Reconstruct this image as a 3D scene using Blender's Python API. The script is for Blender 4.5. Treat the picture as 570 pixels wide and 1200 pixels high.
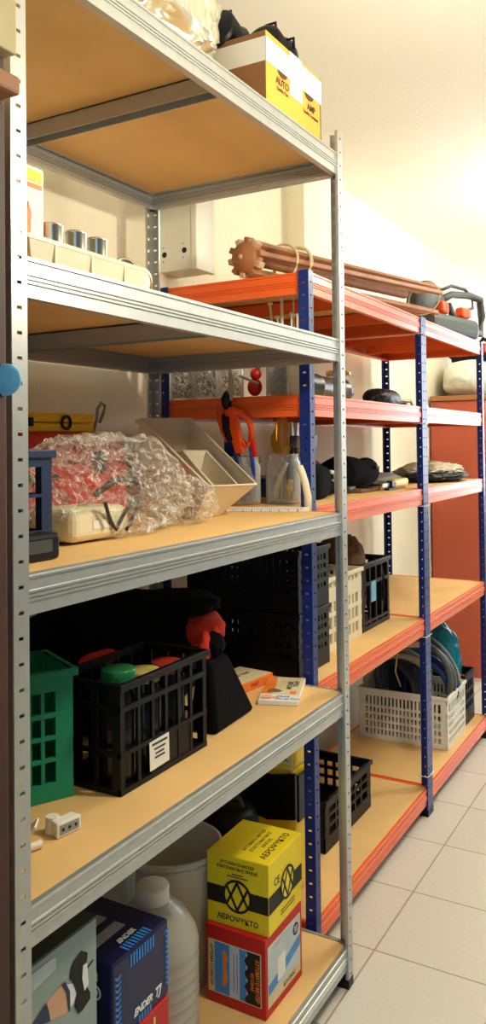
import bpy, bmesh, math, random
from mathutils import Vector, Matrix, Euler, noise
random.seed(7)
PI = math.pi
S = bpy.context.scene
COL = S.collection
for o in list(bpy.data.objects):
    bpy.data.objects.remove(o)

# ------------------------------------------------------------------ camera
def make_camera():
    yaw, pitch, roll = 0.5214, 0.0181, 0.0112
    cy, sy, cp, sp = math.cos(yaw), math.sin(yaw), math.cos(pitch), math.sin(pitch)
    f = Vector((-sy*cp, cy*cp, sp)); r = Vector((cy, sy, 0)); d = f.cross(r)
    c, s = math.cos(roll), math.sin(roll)
    r2 = c*r + s*d; d2 = -s*r + c*d
    cam = bpy.data.cameras.new('camera')
    o = bpy.data.objects.new('camera', cam); COL.objects.link(o)
    M = Matrix((r2, -d2, -f)).transposed().to_4x4()
    M.translation = (0.7579, -0.7424, 1.2622)
    o.matrix_world = M
    cam.sensor_fit = 'VERTICAL'; cam.sensor_height = 24.0
    cam.lens = 963.12/1200*24.0
    cam.shift_y = -(600-503.4)/1200
    cam.clip_start = 0.02; cam.clip_end = 60
    S.camera = o
make_camera()

# ------------------------------------------------------------------ world, lights, exposure
W = bpy.data.worlds.new('world'); S.world = W; W.use_nodes = True
bg = W.node_tree.nodes['Background']
bg.inputs[0].default_value = (0.42, 0.70, 1.0, 1); bg.inputs[1].default_value = 1.0
S.view_settings.view_transform = 'Standard'
try: S.view_settings.look = 'None'
except Exception: pass
S.view_settings.gamma = 1; S.view_settings.use_curve_mapping = False
S.view_settings.exposure = 0.55

def area(name, loc, target, sx, sy, power, col):
    l = bpy.data.lights.new(name, 'AREA'); l.shape = 'RECTANGLE'; l.size = sx; l.size_y = sy
    l.energy = power; l.color = col
    o = bpy.data.objects.new(name, l); COL.objects.link(o); o.location = loc
    o.rotation_euler = (Vector(target)-Vector(loc)).to_track_quat('-Z', 'Y').to_euler()
    return o
def bulb(name, loc, power, col, r):
    l = bpy.data.lights.new(name, 'POINT'); l.energy = power; l.color = col; l.shadow_soft_size = r
    o = bpy.data.objects.new(name, l); COL.objects.link(o); o.location = loc
bulb('aisle_bulb_light', (0.64, 0.66, 1.80), 23, (1.0, 0.90, 0.70), 0.06)
bulb('far_bulb_light', (0.66, 2.85, 2.12), 17, (1.0, 0.96, 0.84), 0.08)
area('added_ceiling_fill', (0.62, 3.0, 2.0), (0.35, 2.9, 3.0), 0.3, 0.3, 9, (1.0, 0.96, 0.82))  # upward fill added to brighten the ceiling, not an observed lamp
area('far_window_light', (0.75, 5.85, 1.55), (0.2, 2.0, 1.2), 1.2, 1.4, 36, (0.93, 0.97, 1.0))

# ------------------------------------------------------------------ materials
def lin(c):
    c = c/255.0
    return c/12.92 if c <= 0.04045 else ((c+0.055)/1.055)**2.4
def rgb(r, g, b): return (lin(r), lin(g), lin(b), 1)
def mat(name, col, rough=0.5, metal=0.0, var=0.12, scale=18.0, bump=0.0, bscale=120.0, trans=0.0, coat=0.0, ior=1.45, spec=0.5):
    m = bpy.data.materials.new(name); m.use_nodes = True
    nt = m.node_tree; b = nt.nodes['Principled BSDF']
    b.inputs['Roughness'].default_value = rough; b.inputs['Metallic'].default_value = metal
    b.inputs['IOR'].default_value = ior
    if trans: b.inputs['Transmission Weight'].default_value = trans
    if coat: b.inputs['Coat Weight'].default_value = coat; b.inputs['Coat Roughness'].default_value = 0.15
    b.inputs['Specular IOR Level'].default_value = spec
    tc = nt.nodes.new('ShaderNodeTexCoord')
    n = nt.nodes.new('ShaderNodeTexNoise'); n.inputs['Scale'].default_value = scale; n.inputs['Detail'].default_value = 6
    nt.links.new(tc.outputs['Object'], n.inputs['Vector'])
    mx = nt.nodes.new('ShaderNodeMixRGB')
    mx.inputs[1].default_value = tuple(max(0, x*(1-var)) for x in col[:3])+(1,)
    mx.inputs[2].default_value = tuple(min(1, x*(1+var)) for x in col[:3])+(1,)
    nt.links.new(n.outputs['Fac'], mx.inputs[0]); nt.links.new(mx.outputs[0], b.inputs['Base Color'])
    if bump:
        n2 = nt.nodes.new('ShaderNodeTexNoise'); n2.inputs['Scale'].default_value = bscale; n2.inputs['Detail'].default_value = 4
        nt.links.new(tc.outputs['Object'], n2.inputs['Vector'])
        bp = nt.nodes.new('ShaderNodeBump'); bp.inputs['Strength'].default_value = bump; bp.inputs['Distance'].default_value = 0.01
        nt.links.new(n2.outputs['Fac'], bp.inputs['Height']); nt.links.new(bp.outputs[0], b.inputs['Normal'])
    return m

def film(name, col, fac, rough=0.12, bump=0.5, bscale=40, facing=0.0):
    """thin clear plastic / thin glass: part transparent, part glossy"""
    m = bpy.data.materials.new(name); m.use_nodes = True
    nt = m.node_tree; b = nt.nodes['Principled BSDF']; out = nt.nodes['Material Output']
    b.inputs['Base Color'].default_value = col; b.inputs['Roughness'].default_value = rough
    b.inputs['Specular IOR Level'].default_value = 1.0
    t = nt.nodes.new('ShaderNodeBsdfTransparent'); t.inputs[0].default_value = (0.97, 0.97, 0.96, 1)
    mx = nt.nodes.new('ShaderNodeMixShader')
    tc = nt.nodes.new('ShaderNodeTexCoord')
    lw = nt.nodes.new('ShaderNodeLayerWeight'); lw.inputs['Blend'].default_value = 0.35
    ma = nt.nodes.new('ShaderNodeMath'); ma.operation = 'MULTIPLY_ADD'; ma.use_clamp = True
    ma.inputs[1].default_value = facing; ma.inputs[2].default_value = fac
    nt.links.new(lw.outputs['Facing'], ma.inputs[0]); nt.links.new(ma.outputs[0], mx.inputs[0])
    if bump:
        n2 = nt.nodes.new('ShaderNodeTexNoise'); n2.inputs['Scale'].default_value = bscale; n2.inputs['Detail'].default_value = 3
        nt.links.new(tc.outputs['Object'], n2.inputs['Vector'])
        bp = nt.nodes.new('ShaderNodeBump'); bp.inputs['Strength'].default_value = bump; bp.inputs['Distance'].default_value = 0.02
        nt.links.new(n2.outputs['Fac'], bp.inputs['Height']); nt.links.new(bp.outputs[0], b.inputs['Normal'])
    nt.links.new(t.outputs[0], mx.inputs[1]); nt.links.new(b.outputs[0], mx.inputs[2])
    nt.links.new(mx.outputs[0], out.inputs['Surface'])
    return m

def crinkle_film(name):
    m = film(name, (0.97, 0.93, 0.82, 1), 0.05, 0.12, 0.9, 55, 0.25)
    nt = m.node_tree; mx = [n for n in nt.nodes if n.type == 'MIX_SHADER'][0]; ma = [n for n in nt.nodes if n.type == 'MATH'][0]
    tc = [n for n in nt.nodes if n.type == 'TEX_COORD'][0]
    n = nt.nodes.new('ShaderNodeTexNoise'); n.inputs['Scale'].default_value = 26; n.inputs['Detail'].default_value = 3; n.inputs['Distortion'].default_value = 1.2
    nt.links.new(tc.outputs['Object'], n.inputs['Vector'])
    cr = nt.nodes.new('ShaderNodeValToRGB'); e = cr.color_ramp.elements
    e[0].position = 0.455; e[0].color = (0, 0, 0, 1); e[1].position = 0.545; e[1].color = (0, 0, 0, 1)
    p = e.new(0.5); p.color = (0.42, 0.42, 0.42, 1)
    nt.links.new(n.outputs['Fac'], cr.inputs[0])
    ad = nt.nodes.new('ShaderNodeMath'); ad.operation = 'ADD'; ad.use_clamp = True
    nt.links.new(ma.outputs[0], ad.inputs[0]); nt.links.new(cr.outputs[0], ad.inputs[1]); nt.links.new(ad.outputs[0], mx.inputs[0])
    return m

def tile_mat():
    m = bpy.data.materials.new('floor_tiles'); m.use_nodes = True
    nt = m.node_tree; b = nt.nodes['Principled BSDF']; b.inputs['Roughness'].default_value = 0.35
    tc = nt.nodes.new('ShaderNodeTexCoord'); mp = nt.nodes.new('ShaderNodeMapping')
    mp.inputs['Location'].default_value = (0.0015, -1.2095+0.0015, 0)
    nt.links.new(tc.outputs['Object'], mp.inputs['Vector'])
    br = nt.nodes.new('ShaderNodeTexBrick'); br.offset = 0; br.squash = 1
    br.inputs['Scale'].default_value = 1; br.inputs['Mortar Size'].default_value = 0.0025
    br.inputs['Brick Width'].default_value = 0.305; br.inputs['Row Height'].default_value = 0.305
    br.inputs['Mortar Smooth'].default_value = 0.3
    br.inputs['Color1'].default_value = rgb(226, 221, 208); br.inputs['Color2'].default_value = rgb(220, 214, 200)
    br.inputs['Mortar'].default_value = rgb(176, 146, 116)
    nt.links.new(mp.outputs[0], br.inputs['Vector'])
    n = nt.nodes.new('ShaderNodeTexNoise'); n.inputs['Scale'].default_value = 90; n.inputs['Detail'].default_value = 8
    nt.links.new(tc.outputs['Object'], n.inputs['Vector'])
    mx = nt.nodes.new('ShaderNodeMixRGB'); mx.blend_type = 'MULTIPLY'; mx.inputs[0].default_value = 0.22
    nt.links.new(br.outputs['Color'], mx.inputs[1]); nt.links.new(n.outputs['Fac'], mx.inputs[2])
    nt.links.new(mx.outputs[0], b.inputs['Base Color'])
    return m

M = {}
M['tiles'] = tile_mat()
M['plaster'] = mat('plaster', rgb(249, 242, 216), 0.85, var=0.05, scale=5, bump=0.15, bscale=60)
M['ceiling'] = mat('ceiling_paint', rgb(246, 243, 232), 0.9, var=0.03, scale=4, bump=0.1, bscale=50)
M['steel'] = mat('galvanised_steel', rgb(186, 188, 184), 0.38, 0.65, var=0.12, scale=45)
M['blue_post'] = mat('blue_enamel', rgb(14, 44, 122), 0.42, 0.0, var=0.08, scale=20, coat=0.05)
M['orange'] = mat('orange_enamel', rgb(240, 104, 36), 0.42, 0.0, var=0.06, scale=12, coat=0.2)
M['mdf'] = mat('chipboard', rgb(230, 188, 122), 0.6, var=0.14, scale=8, bump=0.03, bscale=300)
M['black'] = mat('black_plastic', rgb(9, 10, 16), 0.42, var=0.2, scale=20, spec=0.3)
M['blackcloth'] = mat('black_cloth', rgb(9, 9, 11), 0.95, var=0.25, scale=40, bump=0.3, bscale=200, spec=0.15)
M['navy'] = mat('navy_plastic', rgb(28, 44, 78), 0.42, var=0.15)
M['green'] = mat('green_plastic', rgb(16, 140, 104), 0.5, var=0.15)
M['white'] = mat('white_plastic', rgb(236, 232, 218), 0.45, var=0.05)
M['cream'] = mat('cream_plastic', rgb(232, 222, 186), 0.5, var=0.08)
M['grey'] = mat('grey_plastic', rgb(150, 152, 150), 0.55, var=0.1)
M['darkgrey'] = mat('dark_grey_rubber', rgb(64, 66, 66), 0.55, var=0.15)
M['card'] = mat('cardboard', rgb(222, 168, 66), 0.75, var=0.08, scale=10, bump=0.05)
M['cardbrown'] = mat('brown_cardboard', rgb(150, 104, 62), 0.8, var=0.1, scale=10)
M['tapew'] = mat('white_tape', rgb(240, 238, 226), 0.35, var=0.03)
M['ink'] = mat('black_ink', rgb(18, 18, 16), 0.6, var=0.05)
M['inkbrown'] = mat('brown_ink', rgb(84, 52, 22), 0.7, var=0.05)
M['yellow'] = mat('yellow_card', rgb(240, 214, 30), 0.5, var=0.06)
M['yellowp'] = mat('yellow_plastic', rgb(242, 200, 20), 0.4, var=0.06)
M['red'] = mat('red_card', rgb(196, 30, 26), 0.5, var=0.1)
M['redp'] = mat('red_plastic', rgb(206, 34, 24), 0.4, var=0.1)
M['redcloth'] = mat('red_cloth', rgb(232, 60, 34), 0.85, var=0.12)
M['bluecard'] = mat('navy_card', rgb(8, 18, 66), 0.4, var=0.12)
M['lightblue'] = mat('light_blue_ink', rgb(54, 132, 214), 0.5, var=0.05)
M['skyblue'] = mat('sky_blue_ink', rgb(70, 140, 205), 0.5, var=0.35, scale=14)
M['paleblue'] = mat('pale_picture', rgb(196, 206, 208), 0.5, var=0.2, scale=26)
M['label'] = mat('paper_label', rgb(234, 232, 224), 0.6, var=0.04)
M['creamlabel'] = mat('cream_label', rgb(222, 206, 160), 0.6, var=0.05)
M['orangeink'] = mat('orange_ink', rgb(240, 130, 46), 0.5, var=0.06)
M['beige'] = mat('beige_bin_plastic', rgb(228, 216, 190), 0.5, var=0.08, scale=9)
M['silver'] = mat('silver_foil', rgb(226, 220, 196), 0.28, 0.75, var=0.1, scale=10, bump=0.35, bscale=22)
M['tin'] = mat('tin', rgb(214, 208, 192), 0.25, 0.9, var=0.08)
M['gold'] = mat('gold_lid', rgb(216, 176, 70), 0.3, 0.8, var=0.1)
M['screw'] = mat('screw_steel', rgb(150, 142, 120), 0.3, 0.9, var=0.3, scale=60)
M['wood'] = mat('brown_wood', rgb(166, 108, 66), 0.55, var=0.25, scale=14)
M['darkwood'] = mat('dark_wood', rgb(74, 44, 28), 0.6, var=0.35, scale=12)
M['oldpaint'] = mat('old_cream_paint', rgb(200, 184, 140), 0.7, var=0.2, scale=20)
M['palewood'] = mat('pale_wood', rgb(206, 176, 138), 0.6, var=0.15, scale=20)
M['rope'] = mat('rope', rgb(220, 200, 160), 0.9, var=0.15, scale=80)
M['translucent'] = mat('translucent_plastic', rgb(244, 236, 208), 0.35, var=0.04, trans=0.25)
M['milky'] = mat('milky_plastic', rgb(196, 190, 176), 0.3, var=0.12, scale=10, trans=0.25, bump=0.1, bscale=30)
M['bucket'] = mat('pale_bucket', rgb(206, 204, 192), 0.5, var=0.06)
M['panelorange'] = mat('orange_panel', rgb(192, 92, 66), 0.55, var=0.08, scale=6)
M['sheet'] = mat('white_cloth', rgb(226, 228, 214), 0.9, var=0.06, bump=0.1)
M['teal'] = mat('teal_bag', rgb(8, 128, 150), 0.3, var=0.2, bump=0.4, bscale=60)
M['hosegrey'] = mat('grey_hose', rgb(160, 152, 128), 0.5, var=0.12)
M['hoseblue'] = mat('blue_hose', rgb(28, 66, 128), 0.45, var=0.12)
M['hosedark'] = mat('dark_hose', rgb(84, 90, 88), 0.5, var=0.12)
M['cable'] = mat('dark_cable', rgb(60, 56, 50), 0.5)
M['brownbag'] = mat('brown_paper_bag', rgb(120, 88, 60), 0.85, var=0.2, bump=0.3, bscale=40)
M['amber'] = mat('amber_handle', rgb(226, 156, 66), 0.15, var=0.1, trans=0.5)
M['orangep'] = mat('orange_plastic', rgb(240, 84, 26), 0.35, var=0.06)
M['bluep'] = mat('blue_plastic', rgb(24, 62, 160), 0.4, var=0.1)
M['cyan'] = mat('light_blue_plastic', rgb(120, 186, 214), 0.4, var=0.1, scale=30, bump=0.25, bscale=70)
M['shirt'] = mat('beige_cloth', rgb(216, 204, 178), 0.9, var=0.1, bump=0.3, bscale=60)
M['pinkgrey'] = mat('pink_grey_cloth', rgb(176, 156, 146), 0.9, var=0.1)
M['casegrey'] = mat('grey_green_case', rgb(150, 166, 156), 0.6, var=0.06, scale=80)
M['casedark'] = mat('dark_green_case', rgb(50, 68, 64), 0.55, var=0.15)
M['skin'] = mat('peach_ink', rgb(214, 164, 130), 0.6)
M['film'] = crinkle_film('clear_film')
M['glass'] = film('clear_glass', (0.86, 0.9, 0.88, 1), 0.10, 0.04, 0.0, 1, 0.7)
M['gunmetal'] = mat('gunmetal', rgb(92, 94, 92), 0.3, 0.7, var=0.1)
M['sawgrey'] = mat('saw_dark_grey', rgb(70, 80, 78), 0.45, var=0.1)
M['plasterw'] = mat('white_box_paint', rgb(232, 228, 212), 0.6, var=0.03)
M['darkwall'] = mat('slate_paint', rgb(84, 92, 100), 0.85, var=0.06)
M['tube'] = None
def emit(name, col, s):
    m = bpy.data.materials.new(name); m.use_nodes = True; nt = m.node_tree
    nt.nodes.remove(nt.nodes['Principled BSDF'])
    e = nt.nodes.new('ShaderNodeEmission'); e.inputs[0].default_value = col; e.inputs[1].default_value = s
    nt.links.new(e.outputs[0], nt.nodes['Material Output'].inputs[0]); return m
M['tube'] = emit('lamp_tube', (1, 0.95, 0.82, 1), 30)

# ------------------------------------------------------------------ mesh builder
class MB:
    def __init__(s): s.v = []; s.f = []; s.sm = []
    def add(s, vs, fs, T=None, smooth=False):
        n = len(s.v)
        for p in vs:
            p = Vector(p); s.v.append(T @ p if T is not None else p)
        for f in fs: s.f.append([i+n for i in f]); s.sm.append(smooth)
        return s
    def box(s, x0, x1, y0, y1, z0, z1, T=None):
        vs = [(x, y, z) for z in (z0, z1) for y in (y0, y1) for x in (x0, x1)]
        return s.add(vs, [(0,2,3,1),(4,5,7,6),(0,1,5,4),(2,6,7,3),(0,4,6,2),(1,3,7,5)], T)
    def hexa(s, b, t, T=None):   # bottom 4, top 4 (ccw from above)
        return s.add(list(b)+list(t), [(3,2,1,0),(4,5,6,7),(0,1,5,4),(1,2,6,5),(2,3,7,6),(3,0,4,7)], T)
    def prism(s, poly, z0, z1, T=None):
        n = len(poly)
        vs = [(x, y, z0) for x, y in poly]+[(x, y, z1) for x, y in poly]
        return s.add(vs, [list(range(n))[::-1], list(range(n, 2*n))]+[(i, (i+1) % n, (i+1) % n+n, i+n) for i in range(n)], T)
    def lathe(s, prof, T=None, n=28, smooth=True):
        vs = []; fs = []
        for r, z in prof:
            for k in range(n): a = 2*PI*k/n; vs.append((r*math.cos(a), r*math.sin(a), z))
        for i in range(len(prof)-1):
            for k in range(n):
                k2 = (k+1) % n; fs.append((i*n+k, i*n+k2, (i+1)*n+k2, (i+1)*n+k))
        s.add(vs, fs, T, smooth); return s
    def cyl(s, p0, p1, r0, r1=None, n=16, caps=True, smooth=True):
        r1 = r0 if r1 is None else r1
        p0 = Vector(p0); p1 = Vector(p1)
        q = (p1-p0).to_track_quat('Z', 'Y').to_matrix().to_4x4(); L = (p1-p0).length
        T = Matrix.Translation(p0) @ q
        vs = [(r*math.cos(2*PI*k/n), r*math.sin(2*PI*k/n), z) for r, z in ((r0, 0), (r1, L)) for k in range(n)]
        s.add(vs, [(k, (k+1) % n, (k+1) % n+n, k+n) for k in range(n)], T, smooth)
        if caps: s.add(vs, [list(range(n))[::-1], list(range(n, 2*n))], T)
        return s
    def tube(s, pts, r, n=8, closed=False):
        pts = [Vector(p) for p in pts]; m = len(pts); vs = []; fs = []
        up = Vector((0.13, 0.31, 0.94))
        for i, p in enumerate(pts):
            a = pts[(i-1) % m] if closed or i else p; b = pts[(i+1) % m] if closed or i < m-1 else p
            t = (b-a).normalized(); u = t.cross(up)
            if u.length < 1e-3: u = t.cross(Vector((1, 0, 0)))
            u.normalize(); w = t.cross(u)
            rr = r[i] if isinstance(r, (list, tuple)) else r
            for k in range(n):
                an = 2*PI*k/n; vs.append(p+rr*(math.cos(an)*u+math.sin(an)*w))
        for i in range(m if closed else m-1):
            j = (i+1) % m
            for k in range(n): k2 = (k+1) % n; fs.append((i*n+k, i*n+k2, j*n+k2, j*n+k))
        if not closed:
            s.add(vs, [list(range(n))[::-1], list(range((m-1)*n, m*n))]); 
            s.v = s.v[:len(s.v)-len(vs)]; 
            base = len(s.v)
            s.add(vs, fs, None, True)
            return s
        s.add(vs, fs, None, True); return s
    def sphere(s, c, r, n=16, T=None):
        c = Vector(c); r = Vector(r) if not isinstance(r, (int, float)) else Vector((r, r, r))
        prof = [(math.sin(PI*i/(n//2)), -math.cos(PI*i/(n//2))) for i in range(n//2+1)]
        A = Matrix.Translation(c) @ Matrix.Diagonal((r.x, r.y, r.z, 1))
        s.lathe(prof, (T @ A) if T is not None else A, n); return s
    def blob(s, size, seed=0, amp=0.15, freq=2.0, sub=5, ridged=0.0, T=None, box=1.0, floor=True, smooth=True):
        """rounded soft body of full size (x,y,z) resting at z=0"""
        bm = bmesh.new(); bmesh.ops.create_icosphere(bm, subdivisions=sub, radius=1)
        off = Vector((seed*3.1, seed*1.7, seed*2.3)); vs = []
        for v in bm.verts:
            p = v.co.copy()
            e = 2.0/box if box else 2
            q = Vector([math.copysign(abs(c)**(1.0/box), c) for c in p]) if box != 1 else p
            d = noise.noise(p*freq+off)*amp+noise.noise(p*freq*2.7+off)*amp*0.4
            if ridged:
                h = 1-abs(noise.noise(p*freq*2.2+off*2)); d += (h-0.7)*ridged
                h = 1-abs(noise.noise(p*freq*4.6+off)); d += (h-0.7)*ridged*0.5
            q = q*(1+d)
            z = q.z
            if floor: z = max(z, -0.93)+0.93 if True else z
            vs.append((q.x*size[0]/2, q.y*size[1]/2, z*size[2]/1.93))
        fs = [[v.index for v in f.verts] for f in bm.faces]; bm.free()
        s.add(vs, fs, T, smooth); return s
    def build(s, name, m, parent=None, bevel=0.0, solid=0.0, soff=-1, seg=2, auto=False):
        me = bpy.data.meshes.new(name)
        me.from_pydata([tuple(p) for p in s.v], [], s.f)
        for p, sm in zip(me.polygons, s.sm): p.use_smooth = sm
        me.materials.append(m); me.validate(); me.update()
        o = bpy.data.objects.new(name, me); COL.objects.link(o)
        if parent: o.parent = parent
        if solid:
            md = o.modifiers.new('thickness', 'SOLIDIFY'); md.thickness = solid; md.offset = soff
        if bevel:
            md = o.modifiers.new('edge', 'BEVEL'); md.width = bevel; md.segments = seg; md.limit_method = 'ANGLE'; md.angle_limit = 0.6
        return o

def thing(name, label, cat, loc=(0, 0, 0), rz=0, group=None):
    o = bpy.data.objects.new(name, None); COL.objects.link(o)
    o.location = loc; o.rotation_euler = (0, 0, rz); o.empty_display_size = 0.05
    o['label'] = label; o['category'] = cat
    if group: o['group'] = group
    return o
def tag(o, label, cat, group=None, loc=None, rz=0):
    o['label'] = label; o['category'] = cat
    if group: o['group'] = group
    if loc is not None: o.location = loc; o.rotation_euler = (0, 0, rz)
    return o
def struct(o): o['kind'] = 'structure'; return o
def dup(root, loc, rz, label, group=None):
    r = root.copy(); COL.objects.link(r); r.location = loc; r.rotation_euler = (0, 0, rz); r['label'] = label
    if group: r['group'] = group
    for ch in list(root.children):
        c = ch.copy(); COL.objects.link(c); c.parent = r
        for g in list(ch.children):
            d = g.copy(); COL.objects.link(d); d.parent = c
    return r
def face(origin, right, up):
    """matrix whose local x = right, y = up, z = outward normal"""
    r = Vector(right).normalized(); u = Vector(up).normalized(); n = r.cross(u)
    T = Matrix((r, u, n)).transposed().to_4x4(); T.translation = Vector(origin); return T
def FX(x, y, z): return face((x, y, z), (0, 1, 0), (0, 0, 1))     # on a +X facing side
def FY(x, y, z): return face((x, y, z), (1, 0, 0), (0, 0, 1))     # on a -Y facing side
def FT(x, y, z, a=0): return face((x, y, z), (math.cos(a), math.sin(a), 0), (-math.sin(a), math.cos(a), 0))
def text(string, size, m, parent, T, name='lettering', sx=1.0, ex=0.0003, bold=0.0, align='CENTER', shear=0.0):
    cu = bpy.data.curves.new(name, 'FONT'); cu.body = string; cu.size = size; cu.extrude = ex
    cu.align_x = align; cu.align_y = 'CENTER'; cu.offset = bold*size; cu.shear = shear
    t = bpy.data.objects.new(name, cu); COL.objects.link(t)
    dg = bpy.context.evaluated_depsgraph_get(); me = bpy.data.meshes.new_from_object(t.evaluated_get(dg))
    bpy.data.objects.remove(t); bpy.data.curves.remove(cu)
    me.transform(T @ Matrix.Diagonal((sx, 1, 1, 1))); me.materials.clear(); me.materials.append(m); me.name = name
    o = bpy.data.objects.new(name, me); COL.objects.link(o); o.parent = parent
    return o
def patch(w, h, m, parent, T, name='label', t=0.0006):
    mb = MB(); mb.box(-w/2, w/2, -h/2, h/2, -0.0002, t, T); return mb.build(name, m, parent)
def ring(mb, ro, ri, T, t=0.0006, n=32, a0=0, a1=2*PI):
    vs = []; fs = []
    for k in range(n+1):
        a = a0+(a1-a0)*k/n
        for r, z in ((ro, 0), (ri, 0), (ri, t), (ro, t)): vs.append((r*math.cos(a), r*math.sin(a), z))
    for k in range(n):
        for j in range(4): fs.append((k*4+j, k*4+(j+1) % 4, k*4+4+(j+1) % 4, k*4+4+j))
    mb.add(vs, fs, T)
def bar2d(mb, p, q, w, T, t=0.0006):
    p = Vector(p); q = Vector(q); d = (q-p).normalized(); n = Vector((-d.y, d.x))*w/2
    pts = [p-n, q-n, q+n, p+n]
    mb.add([(a.x, a.y, z) for z in (0, t) for a in pts], [(3,2,1,0),(4,5,6,7),(0,1,5,4),(1,2,6,5),(2,3,7,6),(3,0,4,7)], T)

# ------------------------------------------------------------------ the room
WX, WX2 = -0.69, -0.612
struct(MB().box(-1.2, 3.0, -3.0, 6.2, -0.1, 0).build('floor', M['tiles']))
struct(MB().box(-1.2, 3.0, -3.0, 6.2, 2.36, 2.46).build('ceiling', M['ceiling']))
w = MB(); w.box(WX-0.1, WX, -3.0, 2.14, 0, 2.36); w.box(WX-0.1, WX2, 2.14, 6.0, 0, 2.36)
struct(w.build('wall_back', M['plaster']))
w = MB(); w.box(WX-0.1, 0.15, 6.0, 6.1, 0, 2.36); w.box(1.35, 2.6, 6.0, 6.1, 0, 2.36); w.box(0.15, 1.35, 6.0, 6.1, 0, 0.85); w.box(0.15, 1.35, 6.0, 6.1, 2.25, 2.36)
struct(w.build('wall_end', M['plaster']))
struct(MB().box(2.5, 2.6, -3.0, 6.0, 0, 2.36).build('wall_right', M['darkwall']))
w = MB()
for a in (0.15, 0.73, 1.30): w.box(a, a+0.05, 6.0, 6.06, 0.85, 2.25)
for z in (0.85, 2.2): w.box(0.15, 1.35, 6.0, 6.06, z, z+0.05)
struct(w.build('window_1', M['white']))

def lamp(loc, label):
    t = thing('ceiling_lamp', label, 'lamp', loc, 0)
    MB().box(-0.05, 0.05, -0.62, 0.62, 0.06, 0.11).build('housing', M['white'], t, bevel=0.004)
    MB().cyl((0, -0.6, 0.035), (0, 0.6, 0.035), 0.014).build('tube', M['tube'], t)
    for y in (-0.6, 0.6): MB().box(-0.02, 0.02, y-0.012, y+0.012, 0.015, 0.065).build('socket', M['white'], t)
t = thing('pendant_lamp', 'bare bulb pendant lamp hanging over the near aisle', 'lamp', (0.64, 0.66, 1.89), 0)
MB().cyl((0, 0, 0.09), (0, 0, 0.47), 0.003).build('cord', M['black'], t)
MB().lathe([(0, 0.10), (0.018, 0.095), (0.02, 0.05), (0, 0.045)]).build('bulb_holder', M['white'], t)
MB().sphere((0, 0, 0.02), 0.028).build('bulb', M['tube'], t)
t = thing('pendant_lamp', 'added pendant bowl carrying the ceiling fill light over the far aisle', 'lamp', (0.62, 3.0, 1.93), 0)  # unseen fixture, invented to carry the upward fill light
MB().cyl((0, 0, 0.02), (0, 0, 0.43), 0.003).build('cord', M['black'], t)
MB().lathe([(0, 0), (0.03, 0.002), (0.10, 0.02), (0.16, 0.05), (0.157, 0.052), (0.09, 0.024), (0, 0.006)]).build('reflector', M['white'], t)
lamp((1.25, 3.3, 2.25), 'white fluorescent ceiling lamp above the far aisle')

# ------------------------------------------------------------------ racks
FW = 0.027
def post_mesh(H, dx, dy, pitch=0.032):
    """L section, corner at origin, flanges towards dx (x) and dy (y), real slots"""
    mb = MB()
    a1, a2, hh = 0.009, 0.0175, 0.0022
    for ax in (0, 1):
        s = dx if ax == 0 else dy
        def P(a, z, d=0.0):
            return (s*a, dy*d, z) if ax == 0 else (dx*d, s*a, z)
        def quad(a, b, z0, z1): mb.add([P(a, z0), P(b, z0), P(b, z1), P(a, z1)], [(0, 1, 2, 3)] if (ax == 0) == (dx*dy < 0) else [(3, 2, 1, 0)])
        quad(0, a1, 0, H); quad(a2, FW, 0, H)
        z = 0.03; zz = 0
        while z < H-0.01:
            quad(a1, a2, zz, z-hh); zz = z+hh; z += pitch
        quad(a1, a2, zz, H)
        # folded lip
        vs = [P(FW, 0), P(FW, H), P(FW, H, 0.006), P(FW, 0, 0.006)]
        mb.add(vs, [(0, 1, 2, 3)])
    return mb
RID = [0.004, 0.0225, 0.028, 0.0335]
def beam_mesh(L, h, axis, n):
    """beam running along +axis from 0 to L, face towards n (unit sign), top at z=0"""
    prof = [(-0.018, -0.0105), (-0.009, -0.0105), (-0.009, 0.0), (-0.0026, 0.0)]
    for r in RID:
        prof += [(-0.0026, -(r-0.0019)), (0.0, -(r-0.0010)), (0.0, -(r+0.0009)), (-0.0026, -(r+0.0013))]
    prof += [(-0.0026, -h), (-0.016, -h), (-0.016, -h+0.006)]
    mb = MB(); vs = []
    for t in (0, L):
        for d, z in prof:
            vs.append((n*d, t, z) if axis == 'y' else (t, n*d, z))
    k = len(prof)
    mb.add(vs, [(i, i+1, i+1+k, i+k) for i in range(k-1)])
    return mb
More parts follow.
